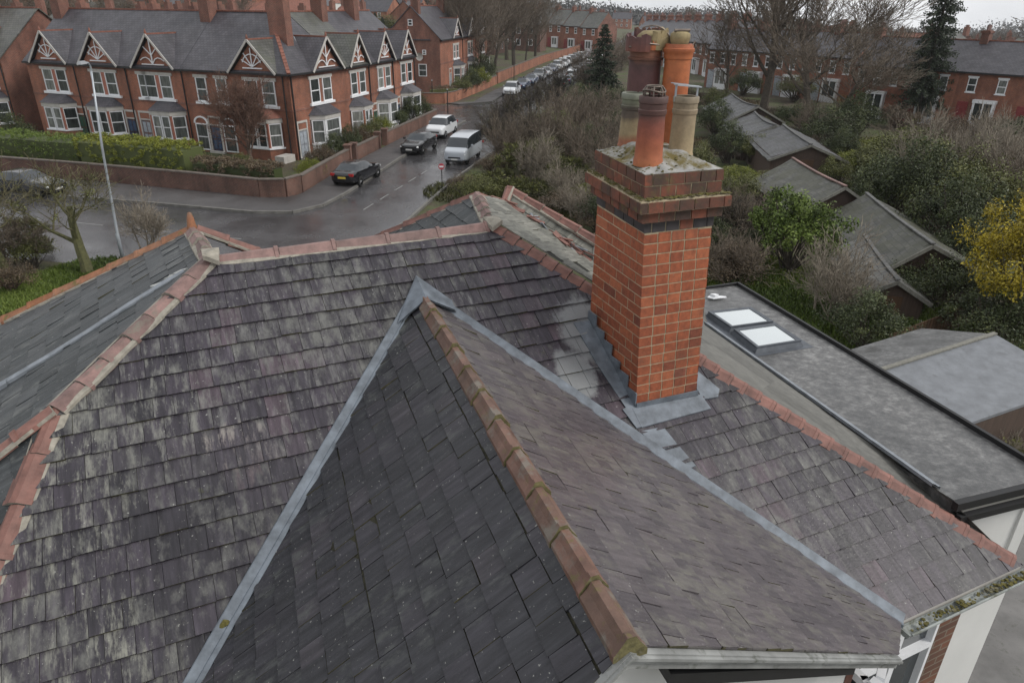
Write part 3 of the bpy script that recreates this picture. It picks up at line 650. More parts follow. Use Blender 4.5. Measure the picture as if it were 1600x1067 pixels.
band('lead_flashing', [lerp(F1, F2, k)+Vector((0,0,.012)) for k in (-.02,.1,.25,.4,.55,.7,.85,.97)], UB, [(.05,.0),(.02,.006),(-.012,.03),(-.05,.05)], M['lead_pale'])
mb = MB(); p = L(3.62,-1.22,FZ+.02)
mb.prism([p+UB*a+VB*c for a, c in ((-.09,-.03),(-.02,-.07),(.06,-.03),(.15,.04),(.14,.07),(.05,.05),(-.05,.04))], (0,0,.012)); mb.prism([p+UB*a+VB*c+Vector((0,0,.014)) for a, c in ((-.03,-.05),(.03,-.03),(.05,.02),(-.01,.02))], (0,0,.03)); mb.build('torn_flashing', M['white'], house)
# two skylights
def skylight(c0, c1, c2, c3, label):
    t = MB(); Z = Vector((0,0,1)); c = [Vector(x) for x in (c0, c1, c2, c3)]; m_ = (c[0]+c[1]+c[2]+c[3])/4
    out = [x+(x-m_)*.10 for x in c]
    for i in range(4):
        k = (i+1) % 4
        t.hexa([out[i], out[k], c[k], c[i], c[i]+Z*.05, c[k]+Z*.05, c[k]+(m_-c[k])*.02+Z*.05, c[i]+(m_-c[i])*.02+Z*.05], 0)
        t.hexa([c[i]+Z*.046, c[k]+Z*.046, lerp(c[k], m_, .15)+Z*.046, lerp(c[i], m_, .15)+Z*.046, c[i]+Z*.072, c[k]+Z*.072, lerp(c[k], m_, .15)+Z*.066, lerp(c[i], m_, .15)+Z*.066], 0)
    f = t.build('skylight', M['lead_dark'], house); f['label'] = label
    t = MB(); q = [lerp(x, m_, .13) for x in c]; t.prism([x+Z*.060 for x in q], (0,0,-.02)); t.build('skylight_pane', M['skyglass'], f)
M['lead_dark'] = plain('lead_dark', (.075,.085,.10), .45, .25, 12)
skylight(L(3.18,-.80,FZ), L(3.76,-.71,FZ), L(3.70,-.26,FZ), L(3.13,-.33,FZ), 'farther skylight of the pair on the flat roof')
skylight(L(3.12,-.27,FZ), L(3.69,-.20,FZ), L(3.61,.27,FZ), L(3.03,.21,FZ), 'nearer skylight of the pair on the flat roof')
mb = MB(); q = [L(3.0,-.86,FZ+.004), L(3.86,-.75,FZ+.004), L(3.72,.36,FZ+.004), L(2.95,.28,FZ+.004)]; mb.face(q); mb.build('skylight_skirt', M['lead_dark'], house)
# eaves: gutter between the valley foot and the hip foot
gp = seg(E_+VB*.05-Vector((0,0,.035)), D_+VB*.05+UB*.03-Vector((0,0,.03)), 10)
mb = MB()
ring_ = [(math.cos(R(a))*.045, math.sin(R(a))*.045) for a in range(180, 361, 30)]
for i in range(10):
    a, c = gp[i], gp[i+1]
    for k in range(6):
        (x0,z0),(x1,z1) = ring_[k], ring_[k+1]
        mb.face([a+VB*x0+Vector((0,0,z0)), a+VB*x1+Vector((0,0,z1)), c+VB*x1+Vector((0,0,z1)), c+VB*x0+Vector((0,0,z0))])
    mb.bar(a+VB*.047, c+VB*.047, .012, .014); 
mb.prism([gp[0]+VB*x+Vector((0,0,z)) for x, z in ring_], UB*-.02)
gut = mb.build('gutter', plain('gutter', (.27,.29,.28), .6, .3, 6, dirt=((.09,.09,.05), 7, .52)), house)
mb = MB(); random.seed(3)
for i in range(150):
    k = random.random()**.6; p = lerp(gp[0], gp[10], k)+VB*random.uniform(-.03,.03)+Vector((0,0,random.uniform(-.02,.006))); s_ = random.uniform(.006,.016)
    mb.prism([p+UB*s_*math.cos(t_)+VB*s_*math.sin(t_) for t_ in (0,1.2,2.3,3.5,4.8)], (0,0,s_*.6))
tag(mb.build('gutter_moss', M['moss'], gut), kind='stuff')
t = MB(); t.bar(E_-VB*.02-Vector((0,0,.07)), D_-VB*.02-Vector((0,0,.06)), .03, .12); t.build('fascia', M['white_dirty'], house)
# walls
def wallquad(name, a, c, z0, z1, mat, th=.12, inn=None):
    a, c = Vector(a), Vector(c); d = (c-a).normalized(); nrm = Vector((-d.y, d.x, 0))*th
    t = MB(); t.hexa([Vector((a.x,a.y,z0)), Vector((c.x,c.y,z0)), Vector((c.x,c.y,z0))+nrm, Vector((a.x,a.y,z0))+nrm, Vector((a.x,a.y,z1)), Vector((c.x,c.y,z1)), Vector((c.x,c.y,z1))+nrm, Vector((a.x,a.y,z1))+nrm])
    return t.build(name, mat, house)
wv = 3.16; zt = 6.86; M['wall_corner'] = brick_far('wall_corner', (.20,.085,.05), (.12,.06,.042), (.22,.19,.15))
wallquad('wall', L(2.28,wv,0), L(2.58,wv,0), 0, zt+.0, M['wall_corner'])
wallquad('wall', L(2.58,wv-.01,0), L(3.14,wv-.01,0), 0, zt-.06, M['render'])
wallquad('wall', L(-4.2,wv,0), L(.9,wv,0), 0, 7.0, M['wall_orange'])
wallquad('wall', L(.9,wv,0), L(2.28,wv,0), 0, 5.4, M['wall_orange'])
wallquad('wall', FA-VB*.02+UB*.05, FB-VB*.02-UB*.04, 0, FZ-.13, M['render'])
wallquad('wall', FB-UB*.05, FC-UB*.05, 0, FZ-.13, M['render'])
wallquad('wall', L(3.14,3.1,0), L(3.14,2.5,0), 0, zt-.06, M['render'])
t = MB(); e_ = [SV+UB*.08+VB*.05, VBt+UB*.08, KL+UB*.08, L(-5.1,2.15,6.96), L(-4.25,3.15,6.9)]
for a, c in zip(e_, e_[1:]): t.face([Vector((a.x,a.y,0)), Vector((c.x,c.y,0)), c-Vector((0,0,.06)), a-Vector((0,0,.06))])
t.build('wall', M['wall_orange'], house)
wallquad('wall', W2+UB*.1+VB*.1, SV+UB*.1+VB*.1, 0, 7.6, M['wall_orange'])
wallquad('wall', FC+VB*.1, W2+VB*.2, 0, 7.2, M['wall_orange'])
mb = MB()       # white casement under the gutter
def casement(u0, u1, z0, z1, cols_, tr, v_=wv):
    t = MB(); g_ = MB(); y0 = v_+.0
    def fr(a0, b0, a1, b1): t.hexa([L(a0,y0-.05,b0), L(a1,y0-.05,b0), L(a1,y0+.03,b0), L(a0,y0+.03,b0), L(a0,y0-.05,b1), L(a1,y0-.05,b1), L(a1,y0+.03,b1), L(a0,y0+.03,b1)])
    fr(u0, z0, u1, z0+.06); fr(u0, z1-.05, u1, z1)
    for k in range(cols_+1):
        x = u0+(u1-u0)*k/cols_; fr(max(u0, x-.03), z0+.06, min(u1, x+.03), z1-.05)
    for k in range(cols_):
        x0 = u0+(u1-u0)*k/cols_+.03; x1 = u0+(u1-u0)*(k+1)/cols_-.03; fr(x0, tr, x1, tr+.05)
    g_.face([L(u0,y0-.02,z0), L(u1,y0-.02,z0), L(u1,y0-.02,z1), L(u0,y0-.02,z1)])
    f = t.build('window', M['white'], house); g_.build('pane', M['glass'], f); return f
casement(1.0, 2.28, 5.4, 6.85, 3, 6.4)
# gable end below the cross roof: moulded verge board, painted shadow strip, timbered wall
rd = Vector((rdir.x, rdir.y, 0)).normalized()
def verge(a, c):
    t = MB(); dz = Vector((0,0,1))
    for (o_, h0, h1, wd) in ((.035,-.012,-.06,.03),(.02,-.06,-.105,.035),(.05,-.02,-.035,.03)):
        t.hexa([a+rd*(o_-wd)+dz*h1, c+rd*(o_-wd)+dz*h1, c+rd*o_+dz*h1, a+rd*o_+dz*h1, a+rd*(o_-wd)+dz*h0, c+rd*(o_-wd)+dz*h0, c+rd*o_+dz*h0, a+rd*o_+dz*h0])
    return t.build('bargeboard', M['barge'], house)
M['barge'] = plain('barge', (.23,.235,.23), .65, .3, 5, dirt=((.08,.085,.07), 9, .55))
verge(X1-rd*.01, T_-rd*.01); verge(TL-rd*.01, X1-rd*.01)
t = MB()
gb = [X1-rd*.16-Vector((0,0,.14)), lerp(X1, T_, .93)-rd*.16-Vector((0,0,.14)), lerp(X1, T_, .93)-rd*.16-Vector((0,0,2.2)), lerp(X1, TL, .93)-rd*.16-Vector((0,0,2.2)), lerp(X1, TL, .93)-rd*.16-Vector((0,0,.14))]
t.prism(gb, -rd*.1); t.build('gable_wall', M['render'], house)
t = MB()
for k in range(12):
    a = lerp(lerp(X1, T_, .9), lerp(X1, TL, .9), k/11); a = Vector((a.x, a.y, 0))-rd*.155
    t.hexa([a+Vector((-.02,-.01,5.2)), a+Vector((.02,-.01,5.2)), a+Vector((.02,.02,5.2)), a+Vector((-.02,.02,5.2)), a+Vector((-.02,-.01,7.2)), a+Vector((.02,-.01,7.2)), a+Vector((.02,.02,7.2)), a+Vector((-.02,.02,7.2))])
t.build('timber_stripe', M['ridge_red'], house)
t = MB(); a, c = lerp(X1, T_, .12)-Vector((0,0,.17)), lerp(X1, T_, .80)-Vector((0,0,.12))
t.hexa([a-rd*.15-Vector((0,0,.07)), c-rd*.15-Vector((0,0,.07)), c-rd*.02-Vector((0,0,.07)), a-rd*.02-Vector((0,0,.07)), a-rd*.15, c-rd*.15, c-rd*.02, a-rd*.02]); t.build('verge_shadow', M['black'], house)  # black strip stands in for the shadow under the verge
# white conservatory bay between gable and main wall
t = MB(); g_ = MB()
bp = [L(1.02,3.50,0), L(1.02,3.20,0)]
for z0, z1 in ((6.2,6.26),(6.7,6.76),(7.0,7.06)): t.bar(bp[0]+Vector((0,0,z0)), bp[1]+Vector((0,0,z0)), .05, .06)
for k in (0,.5,1): p = lerp(bp[0], bp[1], k); t.bar(p+Vector((0,0,5)), p+Vector((0,0,7.03)), .05, .05, (1,0,0))
t.bar(L(1.06,3.56,7.06), L(1.5,3.3,6.86), .05, .05); t.bar(L(1.0,3.58,7.1), L(1.12,3.56,6.6), .07, .05)
f = t.build('window', M['white'], house); g_.face([bp[0]+Vector((-.01,0,5)), bp[1]+Vector((-.01,0,5)), bp[1]+Vector((-.01,0,7)), bp[0]+Vector((-.01,0,7))]); g_.build('pane', M['glass'], f)
# yard beside the house
b = MB(); b.face([L(3.8,-2.6,.03), L(16,-2.2,.03), L(16,9,.03), L(3.0,9,.03)]); tag(b.build('yard', M['concrete']), kind='structure')

# ------------------------------------------------------------------ chimney: every brick modelled
random.seed(21)
ZB = 8.05
def cc(i, z, off=0):
    """corner i of the stack at height z (the stack leans a little)"""
    t_ = (z-ZB)/1.75
    f_ = Vector((.48-.02*t_, 1.6-.1*t_)); r_ = Vector((1.02-.02*t_, 1.62-.08*t_)); l_ = Vector((.46+.14*t_, .90-.22*t_)); q = r_+l_-f_
    c = [f_, r_, q, l_]; m_ = (f_+r_+q+l_)/4
    e1 = (r_-f_).normalized(); e2 = (f_-l_).normalized()
    sg = [(-1,1),(1,1),(1,-1),(-1,-1)][i]
    p = c[i]+e1*off*sg[0]+e2*off*sg[1]
    return L(p.x, p.y, z)
def fp(i, s, z, off):
    a, c = cc(i, z, off), cc((i+1) % 4, z, off); return a+(c-a)*s
def course(mb, z0, z1, off, n, shift, mi=0, s2=None):
    for i in range(4):
        k_ = n[i % 2]; js = (shift if i % 2 == 0 else (.5-shift if s2 is None else s2))/k_
        cuts = sorted(set([0, 1]+[round(min(1, max(0, (j+.0)/k_+js)), 4) for j in range(-1, k_+1)]))
        cuts = [x for j, x in enumerate(cuts) if j == 0 or x-cuts[j-1] > .035]
        ln = (cc(i, z0, off)-cc((i+1) % 4, z0, off)).length; gp_ = .0048/ln
        for s0, s1 in zip(cuts, cuts[1:]):
            r = random.random(); o = off+random.uniform(-.0006, .0012); g0 = .0046
            a0 = s0 + (gp_ if s0 > 0 else 0); a1 = s1 - (gp_ if s1 < 1 else 0)
            P = [fp(i,a0,z0+g0,o), fp(i,a1,z0+g0,o), fp(i,a1,z0+g0,off-.05), fp(i,a0,z0+g0,off-.05), fp(i,a0,z1-g0,o), fp(i,a1,z1-g0,o), fp(i,a1,z1-g0,off-.05), fp(i,a0,z1-g0,off-.05)]
            m_ = mi if not callable(mi) else mi()
            mb.hexa(P, m_, r)
ch = None
shaft = MB(); z = 7.45; j = 0; CH = .0765
ztop = 9.40
nC = int((ztop-z)/CH); z = ztop-nC*CH
while z < ztop-.001:
    course(shaft, z, z+CH, 0, (5, 4), (.02 if j % 2 else .98), s2=(0 if j % 2 else .5)); z += CH; j += 1
core = MB(); zz_ = 7.4
while zz_ < ztop+.36:
    z1_ = zz_+.0765; of = -.003 if z1_ < ztop+.02 else -.0
    core.hexa([cc(i, zz_, of) for i in range(4)]+[cc(i, z1_, of) for i in range(4)], 0); zz_ = z1_
stack = shaft.build('chimney', [M['brick']], house)
stack['label'] = 'red brick chimney with projecting mossy courses'
core.build('mortar_joints', M['joint'], stack)
crs = MB(); z = ztop
course(crs, z, z+.078, .006, (5, 5), .5, lambda: 1 if random.random() < .8 else 0); z += .078
course(crs, z, z+.076, .045, (5, 6), 0); z += .076
course(crs, z, z+.078, .085, (6, 6), .5); z += .078
zl = z
course(crs, z+.012, z+.09, .028, (5, 6), 0); z += .09
course(crs, z, z+.078, .034, (5, 6), .5, 0); z += .078
crs.build('corbel_courses', [M['brick_dirty'], M['brick_blue']], stack)
c2_ = MB()
c2_.hexa([cc(i, zl-.152, .036) for i in range(4)]+[cc(i, zl-.079, .036) for i in range(4)], 0); c2_.hexa([cc(i, zl-.078, .076) for i in range(4)]+[cc(i, zl+.004, .076) for i in range(4)], 0); c2_.hexa([cc(i, zl+.004, .022) for i in range(4)]+[cc(i, zl+.165, .026) for i in range(4)], 0); c2_.build('mortar_joints', M['joint'], stack)
mo = MB(); random.seed(8)
for i in range(4):
    n_ = 120
    for k in range(n_):
        s_ = random.random(); p = fp(i, s_, zl+.012, random.uniform(.03, .08)); q = random.uniform(.005,.014); mo.prism([p+Vector((q*math.cos(t_)*random.uniform(.7,1.3), q*math.sin(t_)*random.uniform(.7,1.3), 0)) for t_ in (0,1,2.1,3.2,4.2,5.3)], (0,0,q*random.uniform(.25,.6)))
tag(mo.build('ledge_moss', M['moss'], stack), kind='stuff')
# crown of lumpy mortar
cm = MB(); nG = 22; Hh = {}
zc = z
for i in range(nG+1):
    for j in range(nG+1):
        s_, t_ = i/nG, j/nG
        a = cc(0, zc, .03)+(cc(1, zc, .03)-cc(0, zc, .03))*s_; c = cc(3, zc, .03)+(cc(2, zc, .03)-cc(3, zc, .03))*s_; p = a+(c-a)*t_
        e = min(s_, 1-s_, t_, 1-t_)
        Hh[i,j] = p+Vector((0,0,.09*smooth(e/.34)+.012*math.sin(s_*23+t_*9)*math.sin(t_*19)*min(1,e*8)))
for i in range(nG):
    for j in range(nG): cm.face([Hh[i,j], Hh[i+1,j], Hh[i+1,j+1], Hh[i,j+1]])
cm.build('chimney_crown', M['crown'], stack, smooth_=True, weld=True)
zp = zc+.055
mo = MB()
for k in range(260):
    s_, t_ = random.random(), random.random(); e = min(s_, 1-s_, t_, 1-t_)
    if e > .22 or s_ > .75: continue
    a = fp(0, s_, zc, .03); c = fp(2, 1-s_, zc, .03); p = a+(c-a)*t_+Vector((0,0,.09*smooth(e/.34))); q = random.uniform(.004,.011)
    mo.prism([p+Vector((q*math.cos(x)*random.uniform(.7,1.3), q*math.sin(x)*random.uniform(.7,1.3), 0)) for x in (0,1,2.1,3.2,4.2,5.3)], (0,0,q*.5))
tag(mo.build('crown_moss', M['moss'], stack), kind='stuff')
def pot(u_, v_, r0, r1, ztop_, mat, label, rings, z0=zp-.04):
    p = L(u_, v_, 0); h_ = ztop_-z0
    prof = [(r0*1.06,0),(r0*1.06,.035),(r0,.05)]
    prof += [(r0+(r1-r0)*k, .05+(h_-.17)*k) for k in (.25,.5,.75,1)]
    for dz, rr in rings: prof.append((r1*rr, h_+dz))
    prof += [(r1*.8, h_), (r1*.78, h_-.12), (r1*.74, h_-.3)]
    t = MB(); t.lathe(prof, (p.x, p.y, z0), 36); o = t.build('chimney_pot', mat, stack, smooth_=True, weld=True); o['label'] = label
    m_ = o.modifiers.new('e', 'EDGE_SPLIT'); m_.split_angle = R(40)
    return p
RIM = [(-.115,1.0),(-.112,1.07),(-.085,1.09),(-.08,1.03),(-.045,1.04),(-.04,1.1),(-.006,1.11),(0,1.06)]
P_f = pot(.575,1.33,.094,.086, 10.26, M['pot_red'], 'short red pot with burnt dark rim, nearest', RIM)
P_b = pot(.915,1.23,.084,.080, 10.235, M['pot_buff'], 'short pale buff pot at the right', RIM)
P_l = pot(.775,.82,.098,.088, 10.22, M['pot_mix'], 'short pot banded red, cream and dark at the left', RIM)
P_t = pot(.92,.70,.122,.117, 10.50, M['pot_plum'], 'tall dark plum coloured pot', [(-.07,1.0),(-.068,1.1),(-.05,1.12),(-.045,1.0),(0,1.0)])
P_o = pot(1.075,.88,.098,.093, 10.545, M['pot_orange'], 'tall bright orange pot', [(-.10,1.0),(-.098,1.08),(-.08,1.1),(-.06,1.12),(-.05,1.2),(-.03,1.2),(-.025,1.1),(0,1.06)])
def cage(p, r, z, h_, n, label):
    t = MB()
    for k in range(n):
        a = 2*math.pi*k/n; q = p+Vector((r*math.cos(a), r*math.sin(a), 0)); t.tube([q+Vector((0,0,z-.04)), q+Vector((0,0,z+h_*.6)), p+Vector((r*.7*math.cos(a), r*.7*math.sin(a), z+h_))], .006, 5)
    pts = [p+Vector((r*1.02*math.cos(a), r*1.02*math.sin(a), z+h_*.55+.008*math.sin(2*a))) for a in [2*math.pi*k/20 for k in range(21)]]; t.tube(pts, .007, 5)
    pts = [p+Vector((r*.7*math.cos(a), r*.7*math.sin(a), z+h_)) for a in [2*math.pi*k/20 for k in range(21)]]; t.tube(pts, .006, 5)
    o = t.build('bird_guard', M['wire'], stack, smooth_=True)
p = Vector((P_f.x,P_f.y,0)); cage(p, .070, 10.26, .06, 7, '')
t = MB(); p = Vector((P_b.x,P_b.y,0))
t.bar(p+Vector((-.085,-.03,10.31)), p+Vector((.085,.01,10.295)), .07, .008); t.bar(p+Vector((-.08,-.02,10.2)), p+Vector((-.08,-.02,10.31)), .015, .012, (1,0,0)); t.bar(p+Vector((.07,0,10.2)), p+Vector((.07,0,10.295)), .015, .012, (1,0,0)); t.bar(p+Vector((-.1,.03,10.315)), p+Vector((.02,.09,10.30)), .03, .006)
t.build('pot_cap', M['metal'], stack)
# broken pot tops wedged on the tall plum pot, yellow terminal and wire hoop
p = Vector((P_t.x,P_t.y,0)); t = MB()
def shard(t, p, r, z0, h_, a0, a1, m_, n=9):
    for k in range(n):
        b0, b1 = a0+(a1-a0)*k/n, a0+(a1-a0)*(k+1)/n; e0, e1 = random.uniform(-.02,.02), random.uniform(-.02,.02)
        q = [p+Vector((r*math.cos(x), r*math.sin(x), z)) for x, z in ((b0,z0),(b1,z0),(b1,z0+h_+e1),(b0,z0+h_+e0))]; i_ = [p+Vector(((r-.018)*math.cos(x), (r-.018)*math.sin(x), z)) for x, z in ((b0,z0),(b1,z0),(b1,z0+h_+e1),(b0,z0+h_+e0))]
        t.hexa([q[0],q[1],i_[1],i_[0],q[3],q[2],i_[2],i_[3]], m_, .4)
random.seed(2)
shard(t, p+Vector((-.03,-.02,0)), .125, 10.49, .10, 2.4, 5.0, 0); shard(t, p+Vector((.03,.0,0)), .12, 10.50, .13, 4.6, 7.3, 1); shard(t, p, .11, 10.52, .11, .4, 2.5, 0)
shard(t, p+Vector((.0,-.03,0)), .10, 10.50, .05, 3.6, 5.6, 2)
t.build('broken_pot_top', [M['pot_plum'], M['pot_yellow'], M['pot_orange']], stack)
t = MB(); t.lathe([(.125,10.52),(.128,10.57),(.11,10.60),(.075,10.625),(.0,10.63)], (p.x+.045,p.y+.01,0), 20); t.build('pot_terminal', M['pot_yellow'], stack, smooth_=True, weld=True)
t = MB(); t.tube([p+Vector((.02+.14*math.cos(x), -.06, 10.54+.12*math.sin(x))) for x in [R(-10+k*10) for k in range(14)]], .005, 5)
t.tube([p+Vector((-.14,-.09,10.52)), p+Vector((0,-.14,10.545)), p+Vector((.13,-.08,10.53))], .006, 5); t.build('wire_hoop', M['wire'], stack)
p = Vector((P_o.x,P_o.y,0)); t = MB()
t.lathe([(.03,10.50),(.06,10.54),(.072,10.58),(.07,10.61),(.05,10.625),(.02,10.627)], (p.x,p.y,0), 18); t.build('pot_terminal', M['pot_yellow'], stack, smooth_=True, weld=True)
t = MB(); t.tube([p+Vector((-.05,-.03,10.632)), p+Vector((.06,-.02,10.634))], .012, 6); t.tube([p+Vector((.07,-.06,10.52)), p+Vector((.10,-.04,10.565)), p+Vector((.11,0,10.53))], .005, 5); t.build('wire_hoop', M['wire'], stack)
# lead round the foot of the stack
def onroof(u_, v_, dz): return P1(u_, v_, dz)
t = MB()
f0 = cc(0, 8.05, .006); f1 = cc(1, 8.05, .006)
def ap(a, c, out, h_, m_=0):
    a, c = Vector(a), Vector(c); t.hexa([a-out*.0-Vector((0,0,.1)), c-Vector((0,0,.1)), c+out*.012-Vector((0,0,.1)), a+out*.012-Vector((0,0,.1)), a+Vector((0,0,h_)), c+Vector((0,0,h_)), c+out*.01+Vector((0,0,h_)), a+out*.01+Vector((0,0,h_))], m_)
ap(f0, f1, VB, .065)
# stepped side pieces rising with the slope
for k in range(6):
    s0, s1 = k/6, (k+1)/6; a, c = fp(3, 1-s0, 8.05, .006), fp(3, 1-s1, 8.05, .006); va = 1.6-.70*s0; zr = 9.1-TP*(1.6-.70*(s0+s1)/2)
    hh = zr+.10+.015*(k % 2)
    t.hexa([Vector((a.x,a.y,zr-.12)), Vector((c.x,c.y,zr-.02)), Vector((c.x,c.y,zr-.02))-UB*.012, Vector((a.x,a.y,zr-.12))-UB*.012, Vector((a.x,a.y,hh)), Vector((c.x,c.y,hh)), Vector((c.x,c.y,hh))-UB*.009, Vector((a.x,a.y,hh))-UB*.009])
t.build('step_flashing', M['lead'], stack)
t = MB()
def sheet(t, pts, dz=.022, m_=0, th=.008):
    q = [onroof(a, c, dz) for a, c in pts]; t.prism([x+Vector((0,0,0)) for x in q], (0,0,-th), m_)
sheet(t, [(.40,1.62),(.47,1.62),(.45,1.22),(.44,.93),(.30,.92),(.33,1.25)], .024); sheet(t, [(.36,1.60),(.40,1.74),(.48,1.74),(.48,1.58)], .028)
sheet(t, [(.44,1.61),(1.06,1.63),(1.08,1.74),(.44,1.745)], .03)
t.build('lead_apron', M['lead'], stack)
t = MB(); random.seed(31)
sheet(t, [(1.04,1.36),(1.12,1.42),(1.25,1.62),(1.2,1.67),(1.06,1.66)], .022); t.build('lead_soaker', M['lead'], stack)
for pts_ in ([(.42,1.76),(.62,1.77),(.66,1.90),(.50,1.91)], [(.5,1.92),(.67,1.92),(.72,2.06),(.62,2.07)]):
    t = MB(); sheet(t, pts_, .0185); t.build('lead_slate', M['lead'], stack)

# ================================================================== terraces across the road
random.seed(77)
def frame(o, xd, yd):      # local frame on a facade: x along it, y into the house
    xd, yd = Vector(xd), Vector(yd)
    return Matrix(((xd.x, yd.x, 0, o[0]), (xd.y, yd.y, 0, o[1]), (xd.z, yd.z, 1, o[2]), (0,0,0,1)))
FRONT = Matrix.Identity(4)
def sash(par, F, x, z, wd, ht, y=0.0, arch=False, sill=True, lintel=True):
    t = MB(F); f = .085; yf = y-.07
    t.box((x-wd/2, yf, z), (x-wd/2+f, yf+.1, z+ht)); t.box((x+wd/2-f, yf, z), (x+wd/2, yf+.1, z+ht))
    t.box((x-wd/2+f, yf, z), (x+wd/2-f, yf+.1, z+f)); t.box((x-wd/2+f, yf, z+ht-f), (x+wd/2-f, yf+.1, z+ht)); t.box((x-wd/2+f, yf+.01, z+ht*.5-.035), (x+wd/2-f, yf+.09, z+ht*.5+.035))
    if arch:
        n = 8
        for k in range(n):
            a0, a1 = math.pi*k/n, math.pi*(k+1)/n; r0, r1 = wd/2-.02, wd/2+.12
            P = lambda r, a: (x+r*math.cos(a), yf-.01, z+ht+r*math.sin(a)*.8)
            Q = lambda r, a: (x+r*math.cos(a), yf+.1, z+ht+r*math.sin(a)*.8)
            t.hexa([P(r0,a0),P(r1,a0),Q(r1,a0),Q(r0,a0),P(r0,a1),P(r1,a1),Q(r1,a1),Q(r0,a1)])
    w_ = t.build('window', M['white'], par)
    g_ = MB(F); g_.box((x-wd/2+.03, yf+.035, z+.03), (x+wd/2-.03, yf+.055, z+ht-.03)); g_.build('pane', M['pane'], w_)
    return w_
def trim(par, F, boxes, name, mat):
    t = MB(F)
    for a, c in boxes: t.box(a, c)
    return t.build(name, mat, par)
def bay(par, F, cx, wd, proj, z1, mat, roofmat, slim=False, base=.8):
    """canted ground floor bay: brick base, white mullions, sashes, hipped slate hood"""
    b = MB(F); x0, x1, k = cx-wd/2, cx+wd/2, proj*.75
    fp_ = [(x0,0),(x0+k,-proj),(x1-k,-proj),(x1,0)]
    b.prism([(x0,.02,0),(x0+k,-proj,0),(x1-k,-proj,0),(x1,.02,0)], (0,0,base), 0)
    body = b.build('bay_window', mat, par)
    s = MB(F)
    s.prism([(x0-.08,.02,base),(x0+k-.05,-proj-.09,base),(x1-k+.05,-proj-.09,base),(x1+.08,.02,base)], (0,0,.11)); s.build('sill', M['white'], body)
    h = MB(F); h.prism([(x0-.05,.02,z1-.34),(x0+k-.03,-proj-.05,z1-.34),(x1-k+.03,-proj-.05,z1-.34),(x1+.05,.02,z1-.34)], (0,0,.34)); h.build('bay_lintel', M['white_dirty'], body)
    th = .17 if not slim else .12
    for (px, py) in fp_:
        m_ = MB(F); m_.box((px-th/2, py, base+.11), (px+th/2, py+.16, z1-.34)); m_.build('mullion', M['white'] if slim else M['mullion'], body)
    hgt = z1-.34-base-.11
    for (a, c) in zip(fp_, fp_[1:]):
        a, c = Vector((*a, 0)), Vector((*c, 0)); d = (c-a); ln = d.length; d.normalize(); yd = Vector((-d.y, d.x, 0)); G_ = F @ frame((a.x, a.y, 0), d, yd)
        n = 2 if ln > 1.5 and not slim else 1
        for q in range(n): 
            wn = (ln-.16)/n; sash(body, G_, .08+wn*(q+.5), base+.12, wn-.02 if n == 1 else wn-.1, hgt-.02, .06, sill=False)
    r = MB(F); rz = z1+.62; e = .16
    q = [(x0-e,.0,z1),(x0+k-e*.4,-proj-e,z1),(x1-k+e*.4,-proj-e,z1),(x1+e,.0,z1)]; tp = [(x0+k*1.1,-.02,rz),(x1-k*1.1,-.02,rz)]
    r.face([q[0],q[1],tp[0]]); r.face([q[1],q[2],tp[1],tp[0]]); r.face([q[2],q[3],tp[1]]); r.face([q[3],q[2],q[1],q[0]]); r.face([q[0],tp[0],tp[1],q[3]])
    r.build('bay_roof', roofmat, body)
    return body
